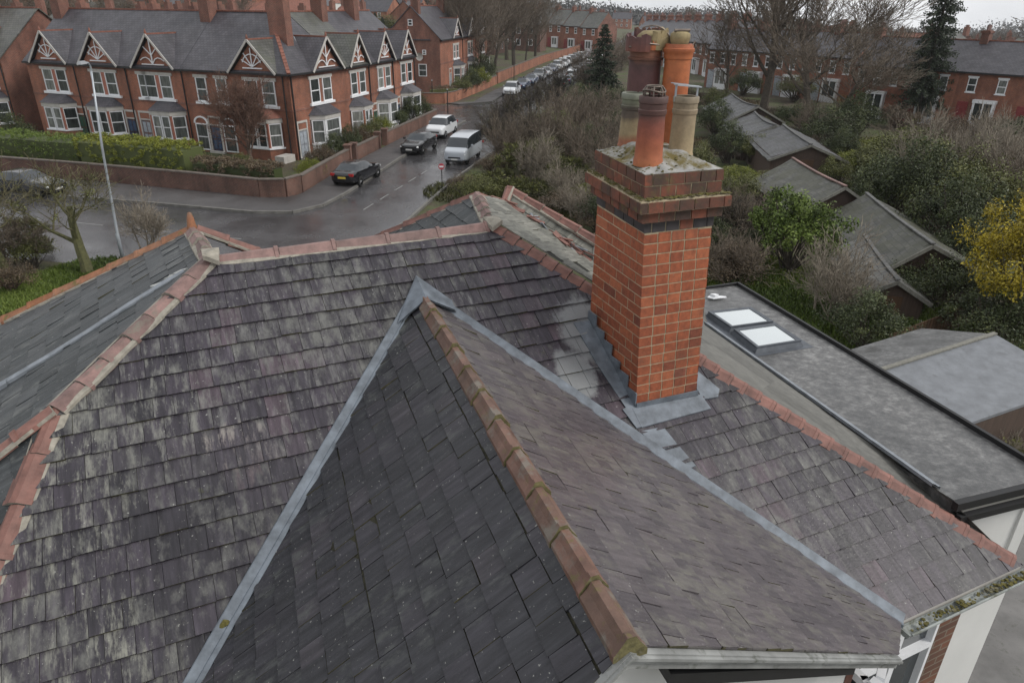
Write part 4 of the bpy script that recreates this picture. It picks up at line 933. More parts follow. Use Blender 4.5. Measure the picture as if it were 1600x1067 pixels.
def gablet(par, F, cx, wd, z0, z1, back, wall, roofmat, style=0, proud=.12):
    """steep little gable over the upper window, with white bargeboards and fretwork"""
    g_ = MB(F); g_.prism([(cx-wd/2+.15,-proud,z0),(cx+wd/2-.15,-proud,z0),(cx,-proud,z1-.12)], (0,proud+.1,0)); G0 = g_.build('gable', wall, par)
    r = MB(F); o = proud+.28
    for s in (-1, 1):
        a, c = Vector((cx+s*(wd/2+.12), -o, z0-.1)), Vector((cx, -o, z1)); q = [a, c, c+Vector((0,back+o,0)), Vector((cx+s*(wd/2+.12), -o+.5, z0-.1))]
        nrm = (q[1]-q[0]).cross(q[2]-q[0]).normalized(); nrm = nrm if nrm.z > 0 else -nrm
        r.prism(q, nrm*.07)
    r.build('gable_roof', roofmat, G0)
    w_ = MB(F)
    for s in (-1, 1):
        a, c = Vector((cx+s*(wd/2+.16), -o-.03, z0-.16)), Vector((cx, -o-.03, z1+.03)); w_.bar(a, c, .06, .15, (0,1,0) if 0 else (0,0,1))
    w_.build('bargeboard', M['white_dirty'], G0)
    f = MB(F); h_ = z1-z0; yy = -proud-.08
    if style == 0:
        for a in (-62,-35,0,35,62):
            p0 = Vector((cx, yy, z0+.12+h_*.08)); l_ = h_*.62 if a == 0 else h_*(.62-.0022*abs(a)); p1 = p0+Vector((math.sin(R(a))*l_, 0, math.cos(R(a))*l_)); f.bar(p0, p1, .055, .06)
        pts = [Vector((cx+math.sin(R(a))*h_*.42, yy, z0+.12+h_*.08+math.cos(R(a))*h_*.42)) for a in range(-70, 71, 20)]
        for a, c in zip(pts, pts[1:]): f.bar(a, c, .06, .06)
        f.bar((cx-wd*.22, yy, z0+.2), (cx+wd*.22, yy, z0+.2), .06, .08)
    else:
        f.bar((cx, yy, z0+.1), (cx, yy, z1-.2), .06, .09)
        for s in (-1, 1):
            pts = [Vector((cx+s*wd*.30*k, yy, z0+.15+h_*.45*(1-(1-k)**2)*(1-k*.75)+.0)) for k in (0,.25,.5,.75,1)]
            for a, c in zip(pts, pts[1:]): f.bar(a, c, .055, .06)
            f.bar((cx, yy, z0+h_*.35), (cx+s*wd*.17, yy, z0+h_*.62), .055, .06)
        f.bar((cx-wd*.28, yy, z0+.12), (cx+wd*.28, yy, z0+.12), .06, .07)
    f.build('fretwork', M['white'], G0)
    t = MB(F); t.bar((cx, -o, z1+.06), (cx, back, z1+.06), .16, .12); t.lathe([(.07,0),(.09,.12),(.03,.3),(.0,.36)], (cx, -o+.05, z1+.08), 8); t.build('ridge_tile', M['tile_red'], G0)
    l_ = MB(F); l_.bar((cx+wd/2+.12, .5-o, z0), (cx, back, z1+.06), .14, .05); l_.bar((cx-wd/2-.12, .5-o, z0), (cx, back, z1+.06), .14, .05); l_.build('gable_flashing', M['lead_far'], G0)
    return G0
def stack_far(par, F, x, y, z0, z1, wd=.95, dp=.6, pots=4):
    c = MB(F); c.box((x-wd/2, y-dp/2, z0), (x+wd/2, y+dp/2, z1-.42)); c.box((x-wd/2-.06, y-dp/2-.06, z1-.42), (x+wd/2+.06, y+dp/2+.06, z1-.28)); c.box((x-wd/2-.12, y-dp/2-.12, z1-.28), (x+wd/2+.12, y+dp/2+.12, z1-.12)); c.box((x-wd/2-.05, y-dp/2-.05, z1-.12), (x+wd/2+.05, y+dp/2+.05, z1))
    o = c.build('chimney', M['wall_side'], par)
    for k in range(pots):
        t = MB(F); t.lathe([(.13,z1-.02),(.12,z1+.42),(.15,z1+.44),(.15,z1+.52),(.1,z1+.52)], (x-wd/2+wd*(k+.5)/pots, y, 0), 10); t.build('chimney_pot', random.choice((M['terracotta'], M['pot_buff'], M['terracotta'])), o, smooth_=True)
    t = MB(F); t.tube([(x+wd*.4,y,z1-.5),(x+wd*.4,y,z1+1.6)], .022, 4); a = random.uniform(-.8,.8); cx, sx = math.cos(a), math.sin(a)
    t.bar((x+wd*.4-.6*cx,y-.6*sx,z1+1.55),(x+wd*.4+.5*cx,y+.5*sx,z1+1.55),.025,.025)
    for q in (-.5,-.3,-.1,.1,.3,.45): t.bar((x+wd*.4+q*cx-.22*sx,y+q*sx+.22*cx,z1+1.56),(x+wd*.4+q*cx+.22*sx,y+q*sx-.22*cx,z1+1.56),.018,.018)
    t.build('aerial', M['metal'], o)
    return o
M['mullion'] = plain('mullion', (.34,.13,.09), .7, .2, 4)
def downpipe(par, F, x, y, z0=0, z1=6.1):
    t = MB(F); t.tube([(x, y, z0), (x, y, z1)], .05, 6); t.build('drainpipe', M['black'], par)
def gable_roof(par, F, W_, D_, ez, rz, roofmat, ov=.25, name='roof', ends=(0,0)):
    r = MB(F); x0, x1 = -ends[0], W_+ends[1]; m_ = D_/2
    sl_ = (rz-ez)/m_
    for s in (0, 1):
        y0, ye = (-ov, ez-ov*sl_) if s == 0 else (D_+ov, ez-ov*sl_)
        q = [Vector((x0,y0,ye)), Vector((x1,y0,ye)), Vector((x1,m_,rz)), Vector((x0,m_,rz))]
        nrm = (q[1]-q[0]).cross(q[3]-q[0]).normalized(); nrm = nrm if nrm.z > 0 else -nrm
        r.prism(q, nrm*.08)
    o = r.build(name, roofmat, par)
    t = MB(F); n = max(1, int((x1-x0)/.45))
    for k in range(n): t.bar((x0+(x1-x0)*k/n+.01, m_, rz+.09), (x0+(x1-x0)*(k+1)/n-.01, m_, rz+.09), .24, .12)
    t.build('ridge_tile', M['tile_red'], o)
    g_ = MB(F); g_.bar((x0, -ov-.06, ez-ov*sl_-.02), (x1, -ov-.06, ez-ov*sl_-.02), .14, .12); g_.build('gutter', M['black'], o)
    return o
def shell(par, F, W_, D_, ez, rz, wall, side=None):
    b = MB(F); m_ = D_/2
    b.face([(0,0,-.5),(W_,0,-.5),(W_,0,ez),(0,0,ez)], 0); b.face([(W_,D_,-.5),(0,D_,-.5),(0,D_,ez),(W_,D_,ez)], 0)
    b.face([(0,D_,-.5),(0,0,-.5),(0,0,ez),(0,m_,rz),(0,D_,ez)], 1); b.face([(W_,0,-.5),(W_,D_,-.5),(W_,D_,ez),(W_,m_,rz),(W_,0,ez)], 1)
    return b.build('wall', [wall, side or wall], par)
def door(par, F, x, col_, arch=False, y=0):
    t = MB(F); t.box((x-.62, y-.05, 0), (x-.5, y+.1, 2.75)); t.box((x+.5, y-.05, 0), (x+.62, y+.1, 2.75)); t.box((x-.5, y-.05, 2.6), (x+.5, y+.1, 2.75)); t.box((x-.5, y-.04, 2.05), (x+.5, y+.08, 2.15)); t.box((x-.7,y-.25,0),(x+.7,y+.0,.15))
    f = t.build('door_frame', M['white_dirty'], par)
    d = MB(F); d.box((x-.5, y+.0, .15), (x+.5, y+.05, 2.05)); d.box((x-.38, y-.02, .3), (x-.05, y, .95)); d.box((x+.05, y-.02, .3), (x+.38, y, .95)); d.box((x-.38, y-.02, 1.1), (x-.05, y, 1.9)); d.box((x+.05, y-.02, 1.1), (x+.38, y, 1.9)); d.build('door', col_, f)
    g_ = MB(F); g_.box((x-.5, y+.02, 2.15), (x+.5, y+.04, 2.6)); g_.build('pane', M['pane'], f)
M['door_grey'] = plain('door_grey', (.33,.36,.40), .5); M['door_red'] = plain('door_red', (.2,.03,.03), .5); M['door_blue'] = plain('door_blue', (.04,.07,.13), .5); M['door_green'] = plain('door_green', (.03,.08,.05), .5)
EZ, RZ, DP = 6.2, 9.9, 9.0
C0 = Vector((-16.1, 53.2, 0)); D1 = Vector((-.935,.355,0)).normalized(); N1 = Vector((.355,.935,0)).normalized(); D2 = Vector((.262,.965,0)).normalized()
RF = math.atan2(-D1.y, -D1.x); RS = math.atan2(D2.y, D2.x)
def brickbelt(par, F, W_):
    trim(par, F, [((0,-.04,3.45),(W_,0,3.6)), ((0,-.05,EZ-.45),(W_,0,EZ-.3))], 'string_course', M['wall_side'])
def uplintel(par, F, cx, wd, z=5.5):
    trim(par, F, [((cx-wd/2-.15,-.09,z),(cx+wd/2+.15,0,z+.22))], 'lintel', M['white_dirty']); trim(par, F, [((cx-wd/2-.2,-.16,3.62),(cx+wd/2+.2,0,3.80))], 'sill', M['white'])
def house_unit(name, label, loc, rz, W_, gx, gw, bx, bw, dx, nx, colr, rm, group, style, wall=None, slim=False, ends=(0,0), ch=True, chx=None):
    h = thing(name, label, 'house', loc, rz, group); F = Matrix.Identity(4); wl = wall or M['wall']
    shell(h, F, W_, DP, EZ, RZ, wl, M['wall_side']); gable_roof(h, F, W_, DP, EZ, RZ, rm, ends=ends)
    gablet(h, F, gx, gw, EZ-.05, EZ+2.15, 2.6, wl, rm, style)
    for k in (-1, 1): sash(h, F, gx+k*.75, 3.8, 1.12, 1.75, .0)
    uplintel(h, F, gx, 2.7)
    trim(h, F, [((gx-.19,-.06,3.8),(gx+.19,0,5.5))], 'mullion', M['mullion'])
    if nx is not None:
        sash(h, F, nx, 3.8, .75, 1.75, 0); uplintel(h, F, nx, .8)
    bay(h, F, bx, bw, .95, 3.0, wl if not slim else M['white'], M['roof_far'], slim)
    if dx is not None: door(h, F, dx, colr)
    brickbelt(h, F, W_); downpipe(h, F, W_-.12, -.08)
    if ch: stack_far(h, F, chx if chx is not None else W_-.3, DP/2-.5, RZ-1.2, RZ+1.5, .95, 1.0, 4)
    return h
GF = 'red brick terraced houses along the front road'
def fo(s): p = C0+D1*s; return (p.x, p.y, 0)
house_unit('terraced_house', 'terraced house with grey front door, second along from the street corner', fo(15.2), RF, 5.6, 3.0, 3.9, 3.5, 3.4, .9, 1.5-.1, M['door_grey'], M['roof_far'], GF, 1, chx=5.3)
house_unit('terraced_house', 'terraced house behind the grey lamp post, between two similar houses', fo(20.7), RF, 5.5, 2.9, 3.8, 2.5, 3.5, 4.9, None, M['door_blue'], M['roof_far'], GF, 0, ch=False)
house_unit('terraced_house', 'left end terraced house with bare side wall on the dark passage', fo(26.2), RF, 5.5, 3.0, 3.8, 2.9, 3.5, 5.0, None, M['door_green'], M['roof_far'], GF, 0, chx=.5)
house_unit('terraced_house', 'house at the left edge of the photo, beyond the dark passage', fo(36.6), RF, 7.4, 4.9, 3.8, 5.3, 3.5, 2.0, None, M['door_red'], M['roof_green'], GF, 1, ends=(0,.2), chx=2.5)
# corner house: two fronts, hipped at the corner
def corner_house():
    W_ = 9.6; sd_ = 6.8
    h = thing('corner_house', 'corner house with two fronts, arched double doorway and hipped roof', 'house', fo(W_), RF, GF); F = Matrix.Identity(4)
    b = MB(); b.face([(0,0,-.5),(W_,0,-.5),(W_,0,EZ),(0,0,EZ)]); b.face([(W_,0,-.5),(W_,sd_,-.5),(W_,sd_,EZ),(W_,0,EZ)]); b.face([(0,DP,-.5),(0,0,-.5),(0,0,EZ),(0,DP/2,RZ),(0,DP,EZ)], 1); b.face([(W_,sd_,-.5),(0,DP,-.5),(0,DP,EZ),(W_,sd_,EZ)], 1)
    b.build('wall', [M['wall'], M['wall_side']], h)
    r = MB(); k = DP/2; o = .25; ze = EZ-o*(RZ-EZ)/k; up_ = Vector((0,0,.08))
    ov = [( [(0,-o,ze),(W_+o,-o,ze),(W_-k,k,RZ),(0,k,RZ)] ), ( [(W_+o,-o,ze),(W_+o,sd_,ze),(W_-k,sd_,RZ),(W_-k,k,RZ)] ), ([(0,k,RZ),(W_-k,k,RZ),(W_-2*k,2*k,EZ),(0,2*k,EZ)]), ([(W_-k,k,RZ),(W_-k,sd_,RZ),(W_-k-(sd_-k),sd_,RZ-(sd_-k)*(RZ-EZ)/k)])]
    for q in ov: r.prism(q, up_)
    ro = r.build('roof', M['roof_far'], h)
    t = MB()
    for a, c in (((0,k,RZ+.1),(W_-k,k,RZ+.1)), ((W_-k,k,RZ+.1),(W_+o,-o,ze+.1)), ((W_-k,k,RZ+.1),(W_-k,sd_,RZ+.1))):
        a, c = Vector(a), Vector(c); n = int((c-a).length/.4)
        for i in range(n): t.bar(lerp(a, c, i/n+.003), lerp(a, c, (i+1)/n-.003), .26, .12)
    t.build('ridge_tile', M['tile_red'], ro)
    t = MB(); t.bar((0,-o-.06,ze),(W_+o,-o-.06,ze),.14,.12); t.bar((W_+o+.06,-o,ze),(W_+o+.06,sd_,ze),.14,.12); t.build('gutter', M['black'], ro)
    gx = W_-2.9
    gablet(h, F, gx, 3.9, EZ-.05, EZ+2.0, 2.5, M['wall'], M['roof_green'], 0)
    for q in (-1, 1): sash(h, F, gx+.3+q*.75, 3.8, 1.15, 1.75)
    uplintel(h, F, gx+.3, 2.7); trim(h, F, [((gx+.3-.19,-.06,3.8),(gx+.3+.19,0,5.5))], 'mullion', M['mullion'])
    bay(h, F, gx+.2, 3.3, .9, 3.0, M['wall'], M['tile_red'])
    for x in (1.6, 3.5): sash(h, F, x, 3.8, 1.0, 1.75); uplintel(h, F, x, 1.0)
    for x in (.95, 3.6):
        sash(h, F, x, .15, 1.15, 2.0, arch=True)
    trim(h, F, [((1.6,-.06,0),(1.75,0,2.6)),((2.7,-.06,0),(2.85,0,2.6))], 'pilaster', M['white_dirty'])
    door(h, F, 2.25, M['door_blue'])
    S = frame((W_,0,0), (0,1,0), (-1,0,0))
    gablet(h, S, 4.5, 3.8, EZ-.05, EZ+2.1, 2.5, M['wall'], M['roof_far'], 1)
    for q in (-1, 1): sash(h, S, 3.7+q*.78, 3.8, 1.15, 1.75)
    uplintel(h, S, 3.7, 2.7); bay(h, S, 3.6, 3.3, .9, 3.0, M['white'], M['roof_far'], True)
    door(h, S, .9, M['door_grey']); 
    brickbelt(h, F, W_); brickbelt(h, S, sd_); downpipe(h, S, .15, -.08); downpipe(h, F, W_-.5, -.08)
    stack_far(h, F, W_-.9-1.6, 3.0, RZ-2.2, RZ+1.6, 1.5, .75, 4)
    t = MB(); t.box((W_-.9,-1.5,0),(W_-.1,-.2,.5)); t.build('porch_step', M['white_dirty'], h)
    return h
corner_house()
GS = 'red brick terraced houses along the side road'
base = C0+N1*6.8
def so(s): p = base+D2*s; return (p.x, p.y, 0)
house_unit('terraced_house', 'side road terraced house next to the corner house, ivy on its roof', so(0), RS, 4.7, 2.5, 3.3, 2.2, 3.0, 4.2, None, M['door_grey'], M['roof_green'], GS, 1, slim=False, chx=4.4)
house_unit('terraced_house', 'side road terraced house with cream framed bay, third from the corner', so(4.7), RS, 4.9, 2.9, 3.5, 2.6, 3.0, .6, None, M['door_green'], M['roof_far'], GS, 0, slim=True, ch=False)
house_unit('terraced_house', 'end terraced house on the side road with white full bay', so(9.6), RS, 5.0, 3.0, 3.5, 3.1, 3.3, .6, None, M['door_blue'], M['roof_far'], GS, 1, slim=True, ends=(0,.15), chx=.6)
# second block beyond the side street
CB = Vector((-9.6, 97.1, 0)); D3 = Vector((.2,.98,0)).normalized(); RB = math.atan2(D3.y, D3.x)
def bo(s): p = CB+D3*s; return (p.x, p.y, 0)
EZ, RZ, DP = 6.6, 10.2, 7.4
def unitB(label, s, W_, gx, last=False, first=False):
    h = house_unit('gabled_house', label, bo(s), RB, W_, gx, 4.2, gx+.2, 3.4, gx-2.9 if gx > 3.4 else W_-.8, None, M['door_grey'], M['roof_far'], 'gabled houses of the second block', 0, slim=last, chx=.6, ends=(.15 if first else 0, .2 if last else 0))
    return h
hb = unitB('gable end house with satellite dish on its wide brick side wall', 0, 10.8, 7.3, first=True)
unitB('middle gabled house of the second block, narrower than its neighbours', 10.8, 7.4, 4.1); unitB('farthest gabled house of the second block with white bays', 18.2, 7.6, 3.9, last=True)
t = MB(); F = Matrix.Identity(4)
S = frame((0,DP,0), (0,-1,0), (1,0,0))    # its side wall, seen square on
for x, z, w_, h_ in ((5.0,2.0,1.1,1.5),(5.3,4.6,.5,.6),(3.6,8.0,.6,.75)):
    sash(hb, S, x, z, w_, h_, .0)
t = MB(S); t.lathe([(0,0),(.2,.03),(.34,.10),(.42,.17)], (0,0,0), 18)
dsh = MB(); 
for v_ in []: pass
t = MB(); pc_ = Vector((-.25, 2.6, 4.4))
for k in range(16):
    a0, a1 = 2*math.pi*k/16, 2*math.pi*(k+1)/16
    f_ = lambda r, a: pc_+Vector((-.25*(r/.45)**2+.0, r*math.cos(a), r*math.sin(a)))
    for r0, r1 in ((.0,.25),(.25,.48)): t.face([f_(r0,a0), f_(r1,a0), f_(r1,a1), f_(r0,a1)])
t.bar(pc_, pc_+Vector((.3,0,-.1)), .05, .05); t.bar(pc_+Vector((0,0,-.4)), pc_+Vector((-.5,0,-.1)), .03, .03); t.build('satellite_dish', M['white_dirty'], hb)
t = MB(); t.box((-.12,1.2,6.3),(.0,4.9,6.45)); t.build('side_ledge', M['roof_far'], hb)

# ------------------------------------------------------------------ far terraces and the town
def simple_unit(name, label, W_, D_, ez, rz, wall, rm, doors=1, wins=2, group=None, porch=False, hip=0, cat='house', bays=True):
    h = thing(name, label, cat, (0,0,0), 0, group); F = Matrix.Identity(4)
    shell(h, F, W_, D_, ez, rz, wall, M['wall_side']); ro = gable_roof(h, F, W_, D_, ez, rz, rm)
    c = MB(); x, y = .25, D_/2; c.box((x-.35,y-.6,rz-.9),(x+.35,y+.6,rz+1.0)); c.box((x-.43,y-.68,rz+.75),(x+.43,y+.68,rz+.9)); 
    for k in (-.3,.1,.4): c.lathe([(.13,rz+.95),(.11,rz+1.45),(.13,rz+1.5),(.0,rz+1.5)], (x,y+k,0), 7, m=1)
    c.build('chimney', [M['wall_side'], M['ridge_brown']], ro)
    def win(x, z, wd, ht, y=0):
        t = MB(); t.box((x-wd/2-.08,y-.07,z-.1),(x+wd/2+.08,y-.02,z)); t.box((x-wd/2-.08,y-.07,z+ht),(x+wd/2+.08,y-.02,z+ht+.16)); f=.08
        t.box((x-wd/2,y-.05,z),(x-wd/2+f,y+.02,z+ht)); t.box((x+wd/2-f,y-.05,z),(x+wd/2,y+.02,z+ht)); t.box((x-wd/2+f,y-.05,z+ht/2-.04),(x+wd/2-f,y+.02,z+ht/2+.04)); t.box((x-wd/2+f,y-.05,z),(x+wd/2-f,y+.02,z+f)); t.box((x-wd/2+f,y-.05,z+ht-f),(x+wd/2-f,y+.02,z+ht)); 
        o = t.build('window', M['white'], h); g_ = MB(); g_.box((x-wd/2+.04,y-.03,z+.04),(x+wd/2-.04,y-.01,z+ht-.04)); g_.build('pane', M['pane'], o)
    for k in range(wins): win(W_*(k+.5)/wins, ez-1.9, .72 if wins > 2 else .8, 1.3)
    if bays:
        t = MB(); t.box((W_*.56-.95,-.6,0),(W_*.56+.95,0.02,.8)); t.box((W_*.56-1.0,-.66,2.5),(W_*.56+1.0,.02,2.8)); t.box((W_*.56-.95,-.6,.8),(W_*.56-.75,.02,2.5)); t.box((W_*.56+.75,-.6,.8),(W_*.56+.95,.02,2.5)); t.box((W_*.56-.06,-.6,.8),(W_*.56+.06,-.4,2.5)); o = t.build('bay_window', M['white'], h)
        g_ = MB(); g_.box((W_*.56-.75,-.55,.8),(W_*.56-.06,-.5,2.5)); g_.box((W_*.56+.06,-.55,.8),(W_*.56+.75,-.5,2.5)); g_.build('pane', M['pane'], o)
    t = MB(); t.box((.45,-.06,0),(1.45,.02,2.5)); t.build('door', random.choice((M['door_grey'], M['white'], M['door_red'])), h)
    return h
def row(protos, p0, p1, n, labels, group, jit=0, flip=False):
    p0, p1 = Vector((*p0,0)), Vector((*p1,0)); d = (p1-p0); st = d.length/n; d.normalize(); rz = math.atan2(d.y, d.x)
    for k in range(n):
        src = random.choice(protos); p = p0+d*(st*k)
        o = src if (src.get('_used') is None and not flip) else clone(src)
        src['_used'] = 1
        o.location = (p.x, p.y, hz(p.x, p.y)-.05); o.rotation_euler = (0,0,rz); o.scale = (st/o['_w'], 1, 1)
        o['label'] = labels[min(k, len(labels)-1)] if isinstance(labels, list) else labels; o['group'] = group
def proto(*a, **k):
    h = simple_unit(*a, **k); h['_w'] = a[2]; return h
pr1 = [proto('terraced_house', '', 5.2, 8.5, 5.3, 7.8, M['wall'], M['roof_far'], wins=3), proto('terraced_house', '', 5.2, 8.5, 5.3, 7.8, M['wall'], M['roof_far'], wins=2)]
row(pr1, (36.5,81.0), (50.5,66.0), 4, ['terraced house beyond the gardens, directly right of the tall conifer', 'terraced house beyond the gardens, second right of the conifer', 'terraced house beyond the gardens, third right of the conifer', 'terraced house at the right edge beyond the gardens'], 'long terrace beyond the gardens on the right')
pr2 = [proto('terraced_house', '', 5.2, 8.5, 5.3, 7.8, M['wall'], M['roof_far'], wins=3)]
row(pr2, (27.5,108.5), (40.5,90.0), 4, ['terraced house half hidden by the big bare tree, leftmost of its row', 'terraced house behind the bare tree branches, second of its row', 'terraced house with pale ground floor left of the conifer', 'end terraced house just left of the tall conifer'], 'terrace behind the big bare tree')
pr3 = [proto('terraced_house', '', 5.4, 8.5, 5.4, 8.8, M['wall'], M['roof_far'])]
row(pr3, (28.5,190.0), (33.5,118.5), 11, 'terraced house facing the far side road, behind the chimney pots', 'terrace along the far side road')
pr4 = [proto('terraced_house', '', 5.6, 8.5, 6.0, 9.6, M['wall'], M['roof_green'])]
row(pr4, (4.5,222.0), (22.0,205.0), 4, 'distant terraced house with white windows above the parked cars', 'distant terrace above the parked cars')
for h_ in pr1+pr2+pr3+pr4:
    if not h_.get('_used'):
        for c_ in list(h_.children_recursive): bpy.data.objects.remove(c_)
        bpy.data.objects.remove(h_)
# the town beyond: each house a small solid with its own roof, windows and chimney
def town(i, wall, rm, W_, D_, ez, rz, hip=False):
    b = MB(); m_ = D_/2
    for a, c in (((0,0),(W_,0)),((W_,0),(W_,D_)),((W_,D_),(0,D_)),((0,D_),(0,0))): b.face([(*a,-2),(*c,-2),(*c,ez),(*a,ez)], 0)
    o = .25
    if hip:
        b.face([(-o,-o,ez),(W_+o,-o,ez),(W_-m_*.7,m_,rz),(m_*.7,m_,rz)], 1); b.face([(W_+o,D_+o,ez),(-o,D_+o,ez),(m_*.7,m_,rz),(W_-m_*.7,m_,rz)], 1); b.face([(-o,D_+o,ez),(-o,-o,ez),(m_*.7,m_,rz)], 1); b.face([(W_+o,-o,ez),(W_+o,D_+o,ez),(W_-m_*.7,m_,rz)], 1)
    else:
        b.face([(-o,-o,ez-.1),(W_+o,-o,ez-.1),(W_+o,m_,rz),(-o,m_,rz)], 1); b.face([(W_+o,D_+o,ez-.1),(-o,D_+o,ez-.1),(-o,m_,rz),(W_+o,m_,rz)], 1); b.face([(0,0,ez),(0,m_,rz),(0,D_,ez)], 0); b.face([(W_,0,ez),(W_,D_,ez),(W_,m_,rz)], 0)
        b.bar((-o,m_,rz+.05),(W_+o,m_,rz+.05),.25,.15,m=4)
    for k in (.22,.5,.78):
        for z in (.9, 3.6): b.box((W_*k-.55,-.05,z),(W_*k+.55,.03,z+1.5), 2); b.box((W_*k-.42,-.07,z+.12),(W_*k+.42,-.04,z+1.38), 3)
    for k in (.3,.7): b.box((-.05,D_*k-.5,3.6),(.03,D_*k+.5,5.0), 2); b.box((-.07,D_*k-.4,3.7),(-.04,D_*k+.4,4.9), 3)
    for x in (W_*.08, W_*.9): b.box((x-.4,m_-.6,rz-.8),(x+.4,m_+.6,rz+1.1), 4); b.box((x-.15,m_-.4,rz+1.1),(x+.15,m_+.4,rz+1.5), 4)
    h = b.build('town_house', [wall, rm, M['white'], M['pane'], M['wall_side']]); return h
TP_ = [town(0, M['wall'], M['roof_far'], 9, 8.5, 5.4, 9.0), town(1, M['wall_orange'], M['roof_far'], 12, 9, 5.4, 9.2), town(2, M['render'], M['tile_red'], 8.5, 8, 5.2, 8.4, True), town(3, M['wall_garden'], M['roof_green'], 11, 8.5, 5.6, 9.4, True), town(4, M['wall'], M['tile_red'], 10, 8.5, 5.4, 9)]
used = set()
random.seed(13)
def put_town(x, y, rz, zone):
    k = random.randrange(5); src = TP_[k]; o = src if k not in used else clone(src); used.add(k)
    o.location = (x, y, hz(x, y)); o.rotation_euler = (0,0,rz); tag(o, zone[0], 'house', zone[1])
ZL = ('distant house among crowded slate roofs behind the corner terraces', 'distant houses behind the corner terraces')
ZM = ('distant house far up the side road among bare trees', 'distant houses up the side road')
ZR = ('distant house on the right under the wooded skyline', 'distant houses under the right skyline')
def inroad(x, y):
    return any(math.hypot(x-a, y-c) < 15 for a, c in far_l+far_r)
cnt = 0
for (ya, st, nmax) in ((86,15,40),(112,15,40),(138,16,40),(165,17,40),(196,18,50),(232,20,50),(275,24,50),(330,28,60),(400,36,60),(490,46,60),(600,60,60)):
    half = ya*.78
    x = -half
    while x < half*1.05:
        yy = ya+random.uniform(-5,5)+.1*x; xx = x+random.uniform(-3,3); x += st*random.uniform(.62,1.15)
        px = 800+1100*xx/(yy*.9+4)
        if yy < 128 and xx > -22: continue
        if ya < 110 and xx > -30: continue
        if -28 < xx < 10 and yy < 140: continue
        if xx > 5 and yy < 150: continue
        if inroad(xx, yy): continue
        if 20 < xx < 48 and 100 < yy < 205: continue
        if 0 < xx < 26 and 200 < yy < 228: continue
        put_town(xx, yy, random.choice((-.3,-.25,.2,1.3,-1.8,-.35))+random.uniform(-.08,.08), ZL if px < 700 else (ZM if px < 1080 else ZR)); cnt += 1
print('town houses', cnt)
for o in TP_:
    if not o.get('label'): bpy.data.objects.remove(o)

# ------------------------------------------------------------------ garden walls, lamp, sign, posts
def gwall(name, label, pts, h_, th, mat, capmat, piers=0, group='low garden walls along the roads', z0=0):
    o = thing(name, label, 'wall', (pts[0][0], pts[0][1], 0), 0, group)
    ox, oy = pts[0]; b = MB(); c = MB(); p_ = MB()
    for a, d in zip(pts, pts[1:]):
        za, zd = hz(*a), hz(*d); a, d = Vector((a[0]-ox, a[1]-oy, za)), Vector((d[0]-ox, d[1]-oy, zd)); s = (d-a).cross(Vector((0,0,1))).normalized()*th/2; dn = Vector((0,0,.3)); u_ = Vector((0,0,h_))
        b.hexa([a-s-dn, d-s-dn, d+s-dn, a+s-dn, a-s+u_, d-s+u_, d+s+u_, a+s+u_]); s2 = s*1.3; u2 = u_+Vector((0,0,.07)); c.hexa([a-s2+u_, d-s2+u_, d+s2+u_, a+s2+u_, a-s2+u2, d-s2+u2, d+s2+u2, a+s2+u2])
    b.build('wall_body', mat, o); c.build('coping', capmat, o)
    for (x, y) in piers or []:
        q = MB(); z = hz(x, y); q.box((x-ox-.22, y-oy-.22, z-.2), (x-ox+.22, y-oy+.22, z+h_+.25)); q.box((x-ox-.28, y-oy-.28, z+h_+.25), (x-ox+.28, y-oy+.28, z+h_+.36)); q.build('pier', mat, o)
    return o
M['coping'] = plain('coping', (.12,.10,.085), .85, .3, 4)
gwall('garden_wall', 'long low brick wall below the hedges beside the front road', [(-52,52.5),(-35.1,47.8),(-27.9,45.9),(-20.2,43.6),(-15.2,41.9),(-13.7,42.0),(-13.15,43.2)], 1.15, .25, M['wall_garden'], M['coping'])
gwall('garden_wall', 'garden wall curving round the corner beside the first parked black car', [(-13.15,43.3),(-12.75,47.0),(-12.1,52.0)], 1.05, .25, M['wall_garden'], M['coping'], [(-12.1,52.2)])
gwall('garden_wall', 'short garden wall between two gateways on the side road', [(-11.9,53.2),(-11.0,58.2)], 1.0, .25, M['wall_garden'], M['coping'], [(-11.9,53.2),(-11.0,58.2)])
gwall('garden_wall', 'garden wall behind the second black car and the white people carrier', [(-10.7,59.8),(-7.9,73.6),(-9,75.5)], 1.0, .25, M['wall_garden'], M['coping'], [(-10.7,59.8)])
gwall('garden_wall', 'orange brick wall round the garden of the second block', [(-20,88.3),(-12.2,86.6),(-8.3,86.6),(-7.2,88.6),(-4.6,100),(-2.7,109.3)], 1.15, .25, M['wall_orange'], M['coping'])
gwall('garden_wall', 'tall brick wall running up the far side road behind parked cars', [(-2.6,109.8),(.6,126),(5.0,149),(19.3,215)], 1.5, .25, M['wall_orange'], M['coping'])
lamp = thing('lamp_post', 'tall grey lamp post leaning across the front road', 'lamp post', (-17.9,30.7,0))
t = MB(); t.tube([(0,0,-.2),(0,0,1.2),(.02,0,1.25),(.25,0,5),(.55,.03,8.2)], [.085,.085,.058,.05,.035], 10); t.build('pole', M['metal'], lamp, smooth_=True)
t = MB(); t.tube([(.55,.03,8.1),(.56,.0,8.3),(.56,-.1,8.42),(.55,-.35,8.46)], .035, 7); t.build('lamp_arm', M['metal'], lamp)
t = MB(); t.hexa([(.46,-.75,8.4),(.64,-.75,8.4),(.64,-.3,8.4),(.46,-.3,8.4),(.50,-.7,8.52),(.60,-.7,8.52),(.60,-.35,8.52),(.50,-.35,8.52)]); t.build('lamp_head', M['rim'], lamp)
sg = thing('road_sign', 'small red and white sign on a dark post at the junction edge', 'sign', (*at(691,296)[:2], 0))
